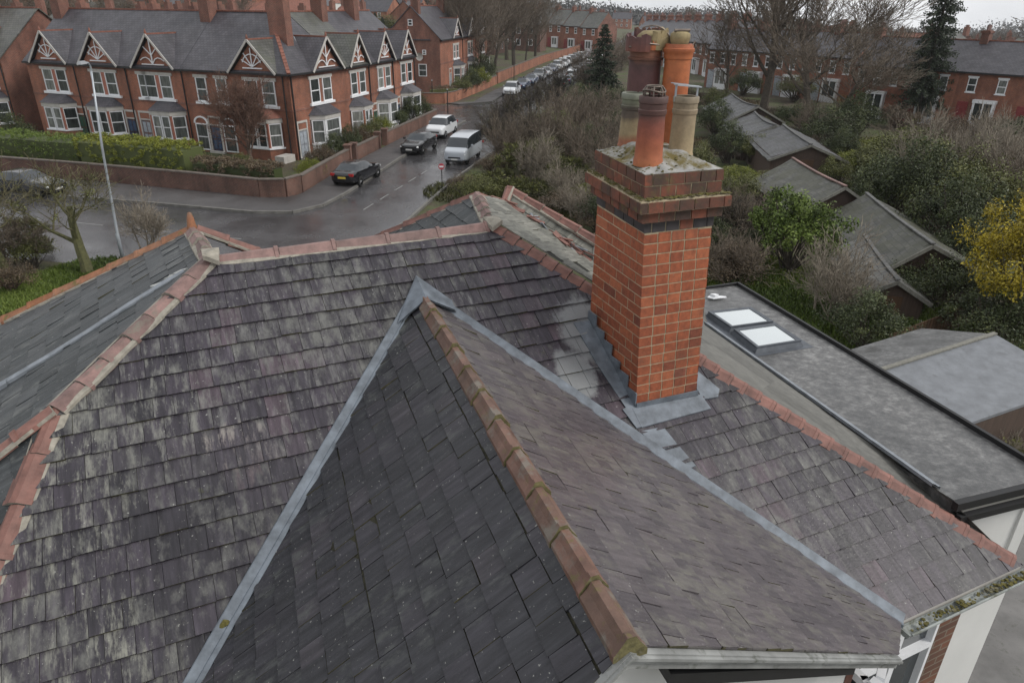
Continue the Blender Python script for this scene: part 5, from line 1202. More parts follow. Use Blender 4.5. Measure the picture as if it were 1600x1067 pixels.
t = MB(); t.tube([(0,0,-.1),(0,0,1.45)], .03, 7); t.build('post', M['black'], sg)
t = MB(); t.lathe([(0,0),(.19,0),(.19,.03),(0,.03)], (0,0,0), 16); 
for i in range(len(t.v)): x, y, z = t.v[i]; t.v[i] = (x, -z-.04, 1.45+y)
t.build('sign_plate', M['sign_red'], sg)
t = MB(); t.box((-.13,-.085,1.40),(.13,-.075,1.50)); t.build('sign_bar', M['white'], sg)
for (px, py, lb, h_) in ((676,160,'thin dark post standing before the orange corner wall',2.4),(700,182,'slender street name post by the side street mouth',2.6),(803,128,'tall dark pole beside the far brick wall',5.5)):
    p = at(px, py); o = thing('street_post', lb, 'post', (p.x, p.y, hz(p.x, p.y)), 0); t = MB(); t.tube([(0,0,-.1),(0,0,h_)], [.06,.045], 7); t.build('pole', M['black'], o); t = MB(); t.lathe([(0,.12),(.07,.1),(.08,0),(0,-.02)], (0,0,h_), 8); t.build('post_cap', M['metal'], o)

# ------------------------------------------------------------------ vehicles
def car_body(stations, W_):
    """stations: x, half width, z bottom, z belt, z roof, half width of roof; returns a smoothed mesh split by part"""
    bm = bmesh.new(); rings = []
    for (x, hw, zb, zl, zr, wr) in stations:
        zm = zb+(zl-zb)*.5
        P = [(hw*.86,zb),(hw*.99,zb+.10),(hw,zm),(hw*.97,zl),(wr,zr-(.03 if zr-zl > .1 else 0)),(wr*.8,zr)]
        rings.append([bm.verts.new((x, -a, z)) for a, z in P]+[bm.verts.new((x, a, z)) for a, z in reversed(P)])
    n = 12
    cab = [s[4]-s[3] > .2 for s in stations]
    for i in range(len(rings)-1):
        for k in range(n):
            k2 = (k+1) % n; f = bm.faces.new((rings[i][k], rings[i][k2], rings[i+1][k2], rings[i+1][k]))
            if k == 5 or k == 4 or k == 6:
                if cab[i+1] and not cab[i]: f.material_index = 1
                elif cab[i] and not cab[i+1]: f.material_index = 2
            if k in (3, 7) and (cab[i] or cab[i+1]): f.material_index = 3 if k == 3 else 4
    bm.faces.new(rings[0][::-1]); bm.faces.new(rings[-1])
    bmesh.ops.recalc_face_normals(bm, faces=bm.faces)
    cl = bm.edges.layers.float.new('crease_edge')
    for e in bm.edges:
        ms = {f.material_index for f in e.link_faces}
        if len(ms) > 1: e[cl] = .55
    me = bpy.data.meshes.new('tmp'); bm.to_mesh(me); bm.free()
    o = bpy.data.objects.new('tmp', me); col.objects.link(o); m_ = o.modifiers.new('s', 'SUBSURF'); m_.levels = 2; m_.render_levels = 2
    dg = bpy.context.evaluated_depsgraph_get(); ev = o.evaluated_get(dg); em = ev.to_mesh()
    out = {}
    for p in em.polygons: out.setdefault(p.material_index, []).append([em.vertices[v].co.copy() for v in p.vertices])
    ev.to_mesh_clear(); bpy.data.objects.remove(o); return out
def make_car(name, label, kind, paint, cat='car', group=None):
    c = thing(name, label, cat, (0,0,0), 0, group)
    if kind == 'sedan':
        st = [(-2.25,.62,.42,.72,.74,.5),(-2.15,.80,.32,.80,.82,.62),(-1.55,.88,.24,.88,.90,.68),(-.95,.89,.22,.92,.96,.70),(-.9,.89,.22,.92,.97,.70),(-.15,.90,.22,.94,1.38,.58),(.55,.90,.22,.95,1.44,.58),(1.15,.89,.22,.97,1.36,.57),(1.75,.88,.26,.99,1.03,.66),(2.15,.80,.32,.97,1.0,.62),(2.28,.68,.42,.86,.88,.52)]; wx = (-1.42, 1.38); wr = .32; hl = (-2.2,.62,.66); tl = (2.22,.62,.86); wz = 1.42
    elif kind == 'mpv':
        st = [(-2.2,.62,.42,.78,.82,.5),(-2.1,.80,.32,.90,.95,.62),(-1.6,.89,.24,1.0,1.05,.70),(-1.35,.90,.22,1.03,1.10,.72),(-.55,.91,.22,1.05,1.60,.66),(.3,.91,.22,1.06,1.70,.67),(1.3,.90,.22,1.07,1.66,.66),(1.95,.88,.26,1.07,1.52,.62),(2.12,.82,.3,1.0,1.12,.66),(2.2,.74,.4,.85,.9,.6)]; wx = (-1.42, 1.3); wr = .33; hl = (-2.12,.62,.74); tl = (2.13,.72,1.0)
    else:
        st = [(-2.45,.72,.42,.95,1.0,.6),(-2.35,.90,.34,1.1,1.15,.72),(-1.95,.96,.28,1.18,1.24,.80),(-1.8,.96,.28,1.2,1.28,.80),(-1.1,.98,.28,1.25,1.95,.78),(-.3,.98,.28,1.25,2.08,.80),(1.2,.98,.28,1.25,2.1,.80),(2.35,.97,.30,1.25,2.06,.80),(2.48,.95,.36,1.2,1.98,.78)]; wx = (-1.6, 1.55); wr = .34; hl = (-2.38,.72,.85); tl = (2.47,.9,1.1)
    parts = car_body(st, .9)
    for k, nm, mt in ((0,'body',paint),(1,'windscreen',M['carglass']),(2,'rear_window',M['carglass']),(3,'side_window',M['carglass']),(4,'side_window',M['carglass'])):
        if k in parts:
            t = MB()
            for f in parts[k]: t.face(f)
            t.build(nm, mt, c, smooth_=True, uv=False, weld=True)
    for x in wx:
        for s in (-1, 1):
            t = MB(); y = s*.80
            prof = [(wr*.62,-.11),(wr*.95,-.11),(wr,-.07),(wr,.07),(wr*.95,.11),(wr*.62,.11)]
            t.lathe(prof, (0,0,0), 20)
            t.v = [(x+a, y+c_, wr+b) for a, b, c_ in t.v]; wheel = t.build('wheel', M['tyre'], c, smooth_=True, uv=False)
            t = MB(); t.lathe([(wr*.64,-.09),(wr*.5,.0),(wr*.12,.09 if s > 0 else .09),(0,.09)], (0,0,0), 10); t.v = [(x+a, y+s*c_*1.0+s*.02, wr+b) for a, b, c_ in t.v]; t.build('rim', M['rim'], wheel, uv=False)
            a = MB(); 
            for k in range(10):
                a0, a1 = math.pi*k/10, math.pi*(k+1)/10; r_ = wr*1.2
                a.face([(x+r_*math.cos(a0), s*.885, wr+r_*math.sin(a0)), (x+r_*math.cos(a1), s*.885, wr+r_*math.sin(a1)), (x, s*.885, wr)])
            a.build('wheel_arch', M['black'], c, uv=False)
    for s in (-1, 1):
        t = MB(); x, y, z = hl; t.lathe([(0,.09),(.09,.06),(.13,0),(.10,-.05)], (0,0,0), 10); t.v = [(x+.06-c_*.9, s*y+a*1.25, z+b*.75) for a, b, c_ in t.v]; t.build('headlight', M['lamp_clear'], c, smooth_=True)
        t = MB(); x, y, z = tl; t.box((x-.10, s*y-.16, z-.08), (x+.03, s*y+.14, z+.08)); t.build('tail_light', M['lamp_red'], c)
        t = MB(); zz = st[3][3]+.06; t.hexa([(st[4][0]+.25, s*.90, zz), (st[4][0]+.42, s*.90, zz), (st[4][0]+.42, s*1.08, zz), (st[4][0]+.28, s*1.08, zz), (st[4][0]+.26, s*.90, zz+.14), (st[4][0]+.42, s*.90, zz+.14), (st[4][0]+.42, s*1.06, zz+.14), (st[4][0]+.30, s*1.06, zz+.14)]); t.build('wing_mirror', paint, c)
    t = MB(); x = st[0][0]; t.box((x-.01,-.26,.42),(x+.05,.26,.53)); t.build('number_plate', M['plate_w'], c)
    t = MB(); x = st[-1][0]; t.box((x-.05,-.26,.62),(x+.015,.26,.74)); t.build('number_plate', M['plate'], c)
    t = MB(); x = st[0][0]; t.box((x+.0,-.5,.55),(x+.06,.5,.66)); t.box((x+.02,-.6,.28),(x+.16,.6,.40)); t.build('grille', M['black'], c)
    return c
RD = math.atan2(Vector((.226,.974)).y, Vector((.226,.974)).x)      # the side road's heading
def place(c, px, py, turn):
    p = at(px, py); c.location = (p.x, p.y, .01); c.rotation_euler = (0,0,turn)
ck = make_car('parked_car', 'black saloon parked at the corner with its tail lights this way', 'sedan', M['car_black'], group='cars parked on the side road')
place(ck, 559, 283, RD+math.pi)
c2 = clone(ck); c2['label'] = 'black saloon parked facing this way before the white people carrier'; place(c2, 655, 236, RD)
for ob_ in (ck,): pass
wv_ = make_car('parked_car', 'white people carrier parked behind the second black saloon', 'mpv', M['car_white'], group='cars parked on the side road'); place(wv_, 690, 212, RD)
vn = make_car('parked_van', 'white van parked against the scrub on the right of the road', 'van', M['car_van'], 'van', None); place(vn, 724, 250, RD); vn.scale = (.93,.93,.93) 
# far cars
far = [make_car('parked_car', '', k, p) for k, p in (('sedan', M['car_silver']), ('mpv', M['car_white']), ('sedan', M['car_blue']), ('mpv', M['car_grey']))]
nk = 0
names_ = ['silver car','white car','dark blue car','grey car']
fl_ = [Vector((*a,0)) for a in far_l]; 
def along(pts, s):
    for a, c in zip(pts, pts[1:]):
        l_ = (c-a).length
        if s <= l_: return a+(c-a)*(s/l_), (c-a).normalized()
        s -= l_
    return c, (c-a).normalized()
place_words = ['first beyond the side street mouth','second beyond the side street mouth','third up the far side road','fourth up the far side road','fifth up the far side road','sixth up the far side road']
fr_ = [Vector((*a,0)) for a in far_r]
for k in range(26):
    side = k % 2; q = k//2
    p, d = along(fl_ if side == 0 else fr_, 8+q*6.6+random.uniform(-.6,.6)+(2 if side else 0)); n_ = Vector((d.y, -d.x, 0)); p = p+n_*(1.05 if side == 0 else -1.05)
    i = random.randrange(4); o = far[i] if not far[i].get('label') else clone(far[i])
    o.location = (p.x, p.y, hz(p.x, p.y)+.06); o.rotation_euler = (0,0,math.atan2(d.y, d.x)+(0 if side == 0 else math.pi))
    o['group'] = 'cars parked along the far side road'
    o['label'] = (names_[i]+' parked by the tall brick wall, '+place_words[q]) if side == 0 and q < 6 else ('distant '+names_[i]+(' parked on the wall side of the far road' if side == 0 else ' parked on the scrub side of the far road'))
g_ = clone(ck); g_['label'] = 'dark car parked on the front road behind the bare tree at left'; g_.location = (-29.5, 43.4-1.2+1.0-.6, .01); g_.rotation_euler = (0,0,math.pi-.26); g_['group'] = 'cars parked on the front road'
g_ = clone(far[3] if far[3].get('label') else ck); g_['label'] = 'grey car parked at the left edge of the front road'; g_.location = (-34.6, 43.2, .01); g_.rotation_euler = (0,0,math.pi-.26); g_['group'] = 'cars parked on the front road'
for o in far:
    if not o.get('label'):
        for ch_ in list(o.children_recursive): bpy.data.objects.remove(ch_)
        bpy.data.objects.remove(o)

# ================================================================== vegetation
def rvec(rg):
    while True:
        v = Vector((rg.uniform(-1,1), rg.uniform(-1,1), rg.uniform(-1,1)))
        if .05 < v.length < 1: return v.normalized()
def rot_to(d, ang, az):
    x = d.cross(Vector((0,0,1)))
    if x.length < 1e-3: x = Vector((1,0,0))
    x.normalize(); y = d.cross(x); s = math.sin(ang)
    return (d*math.cos(ang)+x*(s*math.cos(az))+y*(s*math.sin(az))).normalized()
def grow(rg, ht, tr, lv=4, spread=(25,50), kids=(7,6,5,5), up=.12, wob=.16, first=.3, ratio=.62, minr=.012, stems=1, lean=0):
    """branch tubes of a bare tree, sorted by level"""
    out = {}
    def br(p, d, ln, r, l):
        n = 5 if l == 0 else (4 if l == 1 else 3); pts = [p.copy()]; rs = [r]; q = p.copy(); dd = d.copy()
        for i in range(n):
            dd = (dd + rvec(rg)*wob*(1 if l else .5) + Vector((0,0,up*(.3 if l == 0 else 1)))).normalized(); q = q+dd*(ln/n); pts.append(q.copy()); rs.append(max(minr*.7, r*(1-(i+1)/n*(.55 if l == 0 else .8))))
        out.setdefault(l, []).append((pts, rs))
        if l >= lv: return
        k = kids[min(l, len(kids)-1)]; k = max(2, int(k*rg.uniform(.7,1.3))); az = rg.random()*6.3
        for i in range(k):
            t_ = first+(1-first)*(i+rg.random())/k if l == 0 else .25+.75*(i+rg.random())/k
            x = t_*n; j = min(n-1, int(x)); pp = pts[j].lerp(pts[j+1], x-j); az += 2.4+rg.uniform(-.4,.4)
            d0 = (pts[j+1]-pts[j]).normalized(); nd = rot_to(d0, R(rg.uniform(*spread)), az)
            br(pp, nd, ln*ratio*rg.uniform(.7,1.15)*(1.15-.45*t_ if l == 0 else 1), max(minr, rs[j]*.55), l+1)
        if l: br(pts[-1], dd, ln*.55, max(minr, rs[-1]), l+1)
    for s in range(stems):
        d = rot_to(Vector((0,0,1)), R(rg.uniform(2, 6) if stems == 1 else rg.uniform(8, 38))+lean*.0, rg.random()*6.3); br(Vector((rg.uniform(-.1,.1)*stems*.5, rg.uniform(-.1,.1)*stems*.5, -.1)), d, ht*(.62 if stems == 1 else rg.uniform(.45,.7)), tr*(1 if stems == 1 else rg.uniform(.5,1)), 0)
    return out
def tubes(lv_, levels, sides):
    t = MB()
    for l in levels:
        for pts, rs in lv_.get(l, []): t.tube(pts, rs, sides.get(l, 3), caps=False)
    return t
def leaves(rg, centres, n, size, t=None, flat=.5, droop=0):
    """leaf faces scattered round clump centres: (position, radius, tone)"""
    t = t or MB()
    for i in range(n):
        c, r, tone = rg.choice(centres); d = rvec(rg)*(r*rg.random()**.45); p = c+d; s = size*rg.uniform(.6,1.4)
        nn = (rvec(rg)+d.normalized()*.6+Vector((0,0,flat))).normalized(); a = nn.cross(rvec(rg)).normalized(); b = nn.cross(a)
        a *= s; b *= s*rg.uniform(.4,.65)
        t.face([p-a, p-b*.9+a*.1, p+a, p+b*.9-a*.1], 0, min(1, max(0, tone+rg.gauss(0,.13))))
    return t
def blob(rg, rx, ry, rz, z0, n, cr, inner=.35):
    c = []
    for i in range(n):
        d = rvec(rg)
        if d.z < -.35: d.z = -d.z*.4
        k = rg.uniform(inner, 1)**.5*(1+.16*math.sin(d.x*4+d.y*3+rx)+.12*math.sin(d.z*6+ry)); c.append((Vector((d.x*rx*k, d.y*ry*k, z0+rz+d.z*rz*k)), cr*rg.uniform(.6,1.35), rg.uniform(.15,.8)))
    return c
PL = {}
def plant(kind, name, label, cat, px=None, py=None, ht=1, wd=1, xy=None, group=None, rz=None, parent=None):
    """place a copy of a grown plant; ht and wd scale it to the size it has in the street"""
    src = PL[kind]; p = at(px, py) if xy is None else Vector((*xy, 0))
    o = thing(name, label, cat, (p.x, p.y, hz(p.x, p.y)), random.random()*6.3 if rz is None else rz, group)
    o.scale = (wd, wd, ht)
    for nm, me in src:
        c = bpy.data.objects.new(nm, me); col.objects.link(c); c.parent = o
    return o
def reg(kind, *parts):     # parts: (name, MB, material, uv)
    L_ = []
    for nm, t, m in parts:
        o = t.build(nm, m, None, uv=False); L_.append((nm, o.data)); bpy.data.objects.remove(o)
    PL[kind] = L_
rg = random.Random(5)
SD = {0:7, 1:5, 2:4}
def reg_bare(kind, seed, bark, twig, **k):
    g_ = grow(random.Random(seed), **k); mxl = max(g_)
    reg(kind, ('trunk', tubes(g_, [0,1], SD), bark), ('crown', tubes(g_, range(2, mxl+1), SD), twig)); return g_
BKT = plain('twig_brown', (.135,.108,.082), .95, .35, 3); BKR = plain('twig_red', (.13,.075,.055), .95, .3, 3); BKO = plain('twig_olive', (.10,.09,.045), .95, .35, 3); BKP = plain('twig_pale', (.22,.19,.15), .95, .3, 3)
# unit plants have their real size at scale one
reg_bare('big_bare', 3, BK, BKT, ht=22, tr=.42, lv=5, spread=(18,42), kids=(11,7,5,4,3), up=.13, first=.2, ratio=.60, minr=.022)
reg_bare('big_bare2', 9, BK, BKT, ht=15, tr=.30, lv=5, spread=(20,48), kids=(10,6,5,4,3), up=.10, first=.22, ratio=.60, minr=.022)
reg_bare('mid_bare', 14, BK, BKT, ht=9, tr=.18, lv=4, spread=(22,50), kids=(10,7,6,5), up=.08, first=.2, ratio=.60, minr=.017)
reg_bare('street_bare', 22, BKB, BKR, ht=6.4, tr=.15, lv=4, spread=(24,58), kids=(15,9,8,6), up=.06, first=.22, ratio=.55, minr=.012)
reg_bare('dome_bare', 31, BK, BKT, ht=15, tr=.35, lv=5, spread=(28,60), kids=(9,7,6,5,3), up=.05, first=.3, ratio=.60, minr=.03)
g_ = grow(random.Random(41), ht=4.6, tr=.21, lv=4, spread=(30,60), kids=(4,5,5,4), up=.10, first=.35, ratio=.72, minr=.011, wob=.22)
cl_ = [(p[-1], .22, rg.uniform(.2,.8)) for l in (1,2) for p, r_ in g_.get(l, [])]
reg('mossy_tree', ('trunk', tubes(g_, [0,1], SD), BK2), ('crown', tubes(g_, [2,3,4], SD), BKO), ('buds', leaves(rg, cl_, 900, .045), G4))
for kd, sd_, st_, mt, mn in (('twig_pale',51,11,BKP,.010),('twig_brown',52,10,BKT,.011),('twig_dark',53,9,BK,.014)):
    g_ = grow(random.Random(sd_), ht=3.2, tr=.05, lv=3, spread=(18,46), kids=(6,6,5), up=.03, first=.2, ratio=.6, minr=mn, stems=st_, wob=.2)
    cl_ = [(p[-1], .3, rg.uniform(.1,.7)) for p, r_ in g_.get(1, [])]
    reg(kd, ('stems', tubes(g_, [0,1], SD), mt), ('twigs', tubes(g_, [2,3], SD), mt), ('leaf', leaves(rg, cl_, 500 if kd != 'twig_pale' else 120, .05), G5 if kd != 'twig_dark' else G4))
def reg_bush(kind, seed, mt, rx, ry, rz, z0=.1, n=80, cr=.40, nl=11000, size=.045, twig=True, stem_mat=BK, trunk=False):
    r2 = random.Random(seed); cs = blob(r2, rx, ry, rz, z0, n, cr); parts = [('foliage', leaves(r2, cs, nl, size), mt)]
    if twig:
        t = MB()
        for c, r, k in r2.sample(cs, min(len(cs), 26)):
            b = Vector((r2.uniform(-.2,.2), r2.uniform(-.2,.2), 0)); m_ = b.lerp(c, .5)+rvec(r2)*.15; e = c+(c-m_)*.15+Vector((0,0,.1)); t.tube([b, m_, c, e], [.04,.03,.016,.008], 4, caps=False)
        parts.append(('stems', t, stem_mat))
    reg(kind, *parts)
reg_bush('bush_dark', 61, G1, 1.5, 1.5, 1.25); reg_bush('bush_dark2', 62, G1, 1.9, 1.4, 1.0, n=80); reg_bush('bush_bright', 63, G2, 1.6, 1.6, 1.35, n=90, cr=.36, nl=13000, size=.055)
reg_bush('bush_olive', 64, G4, 1.5, 1.5, 1.2, n=66, nl=9500, size=.046); reg_bush('bush_lime', 65, G6, 1.4, 1.3, 1.0, nl=9000)
reg_bush('bush_brown', 66, G5, 1.5, 1.4, 1.05, nl=8000, size=.042, stem_mat=BKB); reg_bush('forsythia', 67, G3, 1.4, 1.4, 1.5, n=130, cr=.30, nl=26000, size=.032, stem_mat=BKO)
# spiky evergreen: upright lance leaves
t = MB(); r2 = random.Random(71)
for c in range(70):
    a = r2.random()*6.3; q = r2.random()**.6*1.5; b = Vector((q*math.cos(a), q*math.sin(a), r2.uniform(.3,1.9)*(1-.25*q)))
    for k in range(26):
        d = (rvec(r2)*.8+Vector((0,0,.75))).normalized(); l_ = r2.uniform(.22,.5); s = d.cross(rvec(r2)).normalized()*r2.uniform(.018,.035); m_ = b+d*l_*.55; e = b+d*l_+Vector((0,0,-.10*l_)); t.face([b, m_-s, e, m_+s], 0, min(1, max(0, r2.gauss(.45,.25))))
reg('spiky', ('foliage', t, G4))
# conifers: whorls of drooping sprays
def reg_fir(kind, seed, ht, wd, mt, nw=34, gaps=.1, bare=.06):
    r2 = random.Random(seed); t = MB(); s_ = MB(); s_.tube([(0,0,-.2),(.05,0,ht*.5),(0,0,ht)], [ht*.013, ht*.008, .02], 7)
    br = MB()
    for w_ in range(nw):
        k = w_/(nw-1); z = ht*(bare+(1-bare)*k); ln = wd*(1-k)**.8*r2.uniform(.75,1.1)+.12; n = int(5+5*(1-k))
        for j in range(n):
            if r2.random() < gaps: continue
            a = 6.283*j/n+r2.uniform(-.4,.4); l_ = ln*r2.uniform(.6,1.15); d = Vector((math.cos(a), math.sin(a), r2.uniform(-.32,.05)))
            p0 = Vector((0,0,z)); p1 = p0+d*l_; br.tube([p0, p0+d*l_*.6, p1], [.035,.02,.008], 3, caps=False)
            for q in range(int(26+l_*24)):
                u_ = r2.uniform(.12,1); p = p0+d*l_*u_+rvec(r2)*.20*(.4+l_*.2); dd = (d*.8+rvec(r2)*.7+Vector((0,0,-.25))).normalized(); sz = r2.uniform(.14,.34); s = dd.cross(rvec(r2)).normalized()*sz*.24; t.face([p, p+dd*sz*.5-s, p+dd*sz, p+dd*sz*.5+s], 0, min(1, max(0, .2+.5*u_+r2.gauss(0,.16))))
    reg(kind, ('trunk', s_, BK), ('limbs', br, BK), ('foliage', t, mt))
reg_fir('conifer', 81, 21, 3.7, G7, 64, .08, .10); reg_fir('conifer2', 82, 9, 2.6, G7, 26, .08, .05)

# ground cover nobody could count
def cover(name, label, spots, n, size, mt, seed, tall=.5):
    r2 = random.Random(seed); t = MB()
    for i in range(n):
        x, y, r = r2.choice(spots); a = r2.random()*6.3; q = r*math.sqrt(r2.random()); p = Vector((x+q*math.cos(a), y+q*math.sin(a), 0)); p.z = hz(p.x, p.y)
        d = (rvec(r2)*.7+Vector((0,0,1))).normalized(); l_ = size*r2.uniform(.5,1.5)*tall/.5; s = d.cross(rvec(r2)).normalized()*size*.14; t.face([p-s, p+s, p+d*l_*.6+s*.6, p+d*l_+rvec(r2)*.05, p+d*l_*.6-s*.6], 0, min(1, max(0, .45+.28*math.sin(p.x*.9+p.y*.5)+r2.gauss(0,.18))))
    o = t.build(name, mt, None, uv=False); tag(o, label, kind='stuff')
def spots(lst, r): return [(*at(px, py)[:2], r) for px, py in lst]
SH = 'shrubs in the gardens between the road and the sheds'
def many(rows):
    for r in rows: plant(*r[:4], **r[4])
many([
 ('big_bare','bare_tree','tallest bare tree with spreading crown behind the sheds','tree',dict(px=1192,py=172,ht=1.0,wd=1.25)),
 ('big_bare2','bare_tree','brown bare tree at the right of the tallest tree, lower crown','tree',dict(px=1262,py=185,ht=.95,wd=1.4)),
 ('mid_bare','bare_tree','small bare tree left of the tallest tree, behind the orange pot','tree',dict(px=1135,py=165,ht=1.1,wd=1.2)),
 ('big_bare2','bare_tree','ivy dark bare tree between the tallest tree and the pale houses','tree',dict(px=1300,py=205,ht=.6,wd=1.1)),
 ('conifer','conifer','tall narrow conifer standing against the far terrace','tree',dict(px=1430,py=193,ht=.97,wd=.72)),
 ('conifer2','conifer','dark bushy conifer beside the side road left of the chimney pots','tree',dict(px=938,py=165,ht=.95,wd=1.15)),
 ('dome_bare','bare_tree','dark domed bare tree on the skyline at far right','tree',dict(xy=(73,95),ht=1.12,wd=1.25)),
 ('dome_bare','bare_tree','second domed bare tree at the right edge of the skyline','tree',dict(xy=(84,99),ht=1.15,wd=1.2)),
 ('street_bare','bare_tree','reddish bare tree in the front garden of the corner house','tree',dict(px=397,py=266,ht=1.08,wd=1.05)),
 ('mossy_tree','mossy_tree','forked mossy tree with twisted branches by the front road','tree',dict(px=140,py=428,ht=1.05,wd=1.25,rz=.9)),
 ('mossy_tree','mossy_tree','mossy bare tree at the left edge before the parked cars','tree',dict(px=15,py=432,ht=1.1,wd=1.2,rz=3.0)),
])
gt = 'bare trees along the wall of the far side road'
for i, (px, py, h, w_, kd) in enumerate(((762,132,.62,.8,'big_bare'),(790,124,.78,1.0,'big_bare2'),(812,112,.95,1.1,'big_bare2'),(840,104,.8,1.0,'big_bare'),(868,88,.8,1.1,'big_bare2'),(776,116,.9,1.1,'big_bare2'),(826,96,.75,1.0,'big_bare'),(800,132,1.0,1.2,'mid_bare'),(856,96,1.2,1.2,'mid_bare'),(740,112,.8,1.0,'big_bare2'))):
    p = at(px, py); plant(kd, 'bare_tree', 'brown bare tree in the row behind the tall brick wall of the far road', 'tree', xy=(p.x-4.5, p.y+2), ht=h, wd=w_, group=gt)
# scrub on the right of the side road
S_ = []
def sh(kind, px, py, ht, wd, label, name='shrub'): plant(kind, name, label, 'shrub', px=px, py=py, ht=ht, wd=wd, group=SH)
sh('bush_brown',722,300,.5,.7,'low brown bramble at the kerb by the red road sign'); sh('bush_brown',768,275,.6,.9,'brown bramble beside the back corner of the white van')
sh('twig_dark',778,238,1.25,1.0,'dark upright bare shrub in front of the white van'); sh('twig_dark',800,205,1.35,1.05,'dark bare shrub over the road, right of the white van'); sh('twig_dark',835,180,1.3,1.1,'dark bare shrub farther along the road edge'); sh('twig_dark',868,158,1.3,1.1,'bare shrub at the road edge left of the dark conifer')
sh('spiky',775,305,.8,1.0,'spiky green shrub nearest the road sign'); sh('spiky',805,278,1.25,1.15,'spiky green shrub with yellow tips above the roof ridge'); sh('spiky',850,270,1.3,1.2,'tall spiky shrub in the middle of the scrub'); sh('spiky',890,290,1.0,1.1,'bright spiky shrub left of the chimney top'); sh('spiky',822,312,.7,.9,'low spiky plant just beyond the red roof apex'); sh('bush_lime',912,318,.55,.7,'small lime green clump close left of the chimney')
sh('bush_olive',745,320,.7,.8,'olive shrub behind the slate wing roof'); sh('bush_olive',868,232,1.2,1.1,'olive bush among bare brown stems'); sh('twig_brown',900,225,1.3,1.2,'tangle of brown bare stems left of the chimney pots'); sh('twig_brown',925,205,1.3,1.3,'higher tangle of brown stems below the dark conifer'); sh('twig_brown',880,200,1.2,1.2,'brown bare shrub between the conifer and the van'); sh('twig_brown',945,245,1.1,1.2,'brown bare shrub close beside the chimney cap')
sh('bush_dark',915,255,1.0,1.1,'dark green bush left of the brick chimney cap'); sh('bush_dark',905,178,1.1,1.2,'dark green bush at the foot of the dark conifer'); sh('bush_dark2',960,175,1.2,1.2,'dark bush behind the cream banded pot'); sh('bush_olive',845,215,1.0,1.0,'olive bush beside the bare shrubs on the road edge')
sh('twig_pale',905,345,.7,1.0,'pale dead stems beyond the wing roof verge'); sh('bush_brown',880,330,.45,1.1,'flattened brown scrub behind the red roof verge'); sh('bush_brown',935,365,.6,.9,'brown scrub right beside the brick shaft')
# gardens round the sheds
sh('bush_bright',1232,425,1.28,1.22,'rounded bright green bush in front of the slate sheds','round_bush')
sh('twig_pale',1292,497,1.05,1.15,'pale bare shrub in front of the low shed roof'); sh('bush_dark',1345,545,.75,.9,'dark green bush under the pale bare shrub'); sh('bush_dark2',1462,478,.95,1.0,'dark green bush right of the long shed roof'); sh('bush_dark',1515,470,.7,.8,'dark bush at the foot of the yellow shrub')
plant('forsythia','forsythia','large yellow flowering shrub at the right edge','shrub',px=1582,py=525,ht=1.75,wd=1.6); sh('bush_dark',1548,545,.8,1.1,'dark thicket beneath the yellow shrub')
sh('twig_brown',1160,380,.9,.9,'brown shrub right beside the chimney corbels'); sh('bush_dark',1180,405,.6,.7,'small dark bush between chimney and bright green bush'); sh('twig_pale',1190,365,.6,.8,'grey stems left of the bright green bush')
sh('bush_olive',1145,330,.9,1.0,'olive undergrowth behind the chimney corbels'); sh('bush_lime',1150,290,.6,1.0,'lime green weeds left of the brown shed'); sh('bush_dark',1135,255,1.1,1.1,'dark bush below the collapsed shed roofs'); sh('bush_olive',1175,260,.9,.9,'olive bush against the collapsed sheds'); sh('bush_dark',1115,215,1.2,1.3,'dark bush behind the buff chimney pot'); sh('bush_olive',1120,178,1.1,1.3,'olive bush far behind the orange pot')
sh('bush_dark2',1375,330,1.5,1.3,'dark green thicket behind the long slate shed, left part'); sh('bush_dark',1420,345,1.6,1.4,'dark green thicket behind the long slate shed, middle'); sh('bush_olive',1400,290,1.5,1.5,'green thicket above the dark one'); sh('bush_olive',1470,330,1.6,1.5,'olive thicket with bare grey tops'); sh('twig_pale',1500,300,1.5,1.5,'wide bare grey shrub in front of the right terrace'); sh('twig_pale',1550,330,1.5,1.5,'bare grey shrub above the yellow one'); sh('twig_brown',1450,270,1.4,1.5,'brown bare shrub below the conifer'); sh('bush_olive',1540,380,1.5,1.4,'olive thicket left of the yellow shrub'); sh('bush_dark',1480,400,1.4,1.4,'dark thicket between the long shed and the yellow shrub'); sh('twig_brown',1590,360,1.5,1.3,'brown bare shrub at the right edge of the garden'); sh('twig_pale',1575,270,1.3,1.4,'pale shrub in front of the rightmost terraced house')
sh('bush_dark',1290,240,1.3,1.4,'dark bush right of the collapsed sheds'); sh('bush_dark',1330,215,1.4,1.5,'dark bush below the brown bare tree'); sh('bush_lime',1345,255,.6,1.3,'lime green growth in the open middle garden'); sh('bush_lime',1390,235,.5,1.4,'pale green growth left of the conifer'); sh('bush_olive',1320,195,1.0,1.4,'olive bush in front of the pale ground floor'); sh('bush_olive',1365,275,.9,1.2,'olive bush in the open garden'); sh('bush_dark2',1255,205,1.2,1.5,'ivy dark bush at the foot of the tallest tree'); sh('bush_brown',1400,200,.9,1.5,'brown bush before the pale terrace end'); sh('bush_brown',1545,215,.8,1.8,'brown hedge bush before the right terrace'); sh('bush_dark',1600,225,.9,1.6,'dark hedge bush before the rightmost houses'); sh('bush_brown',1480,215,.8,1.6,'brown hedge bush right of the conifer foot')
sh('bush_olive',1240,160,1.2,1.6,'olive bush far behind the sheds'); sh('bush_dark',1160,150,1.2,1.5,'dark bush left of the tallest tree trunk'); sh('bush_brown',1085,170,1.0,1.4,'brown scrub between the orange pot and the far terrace')
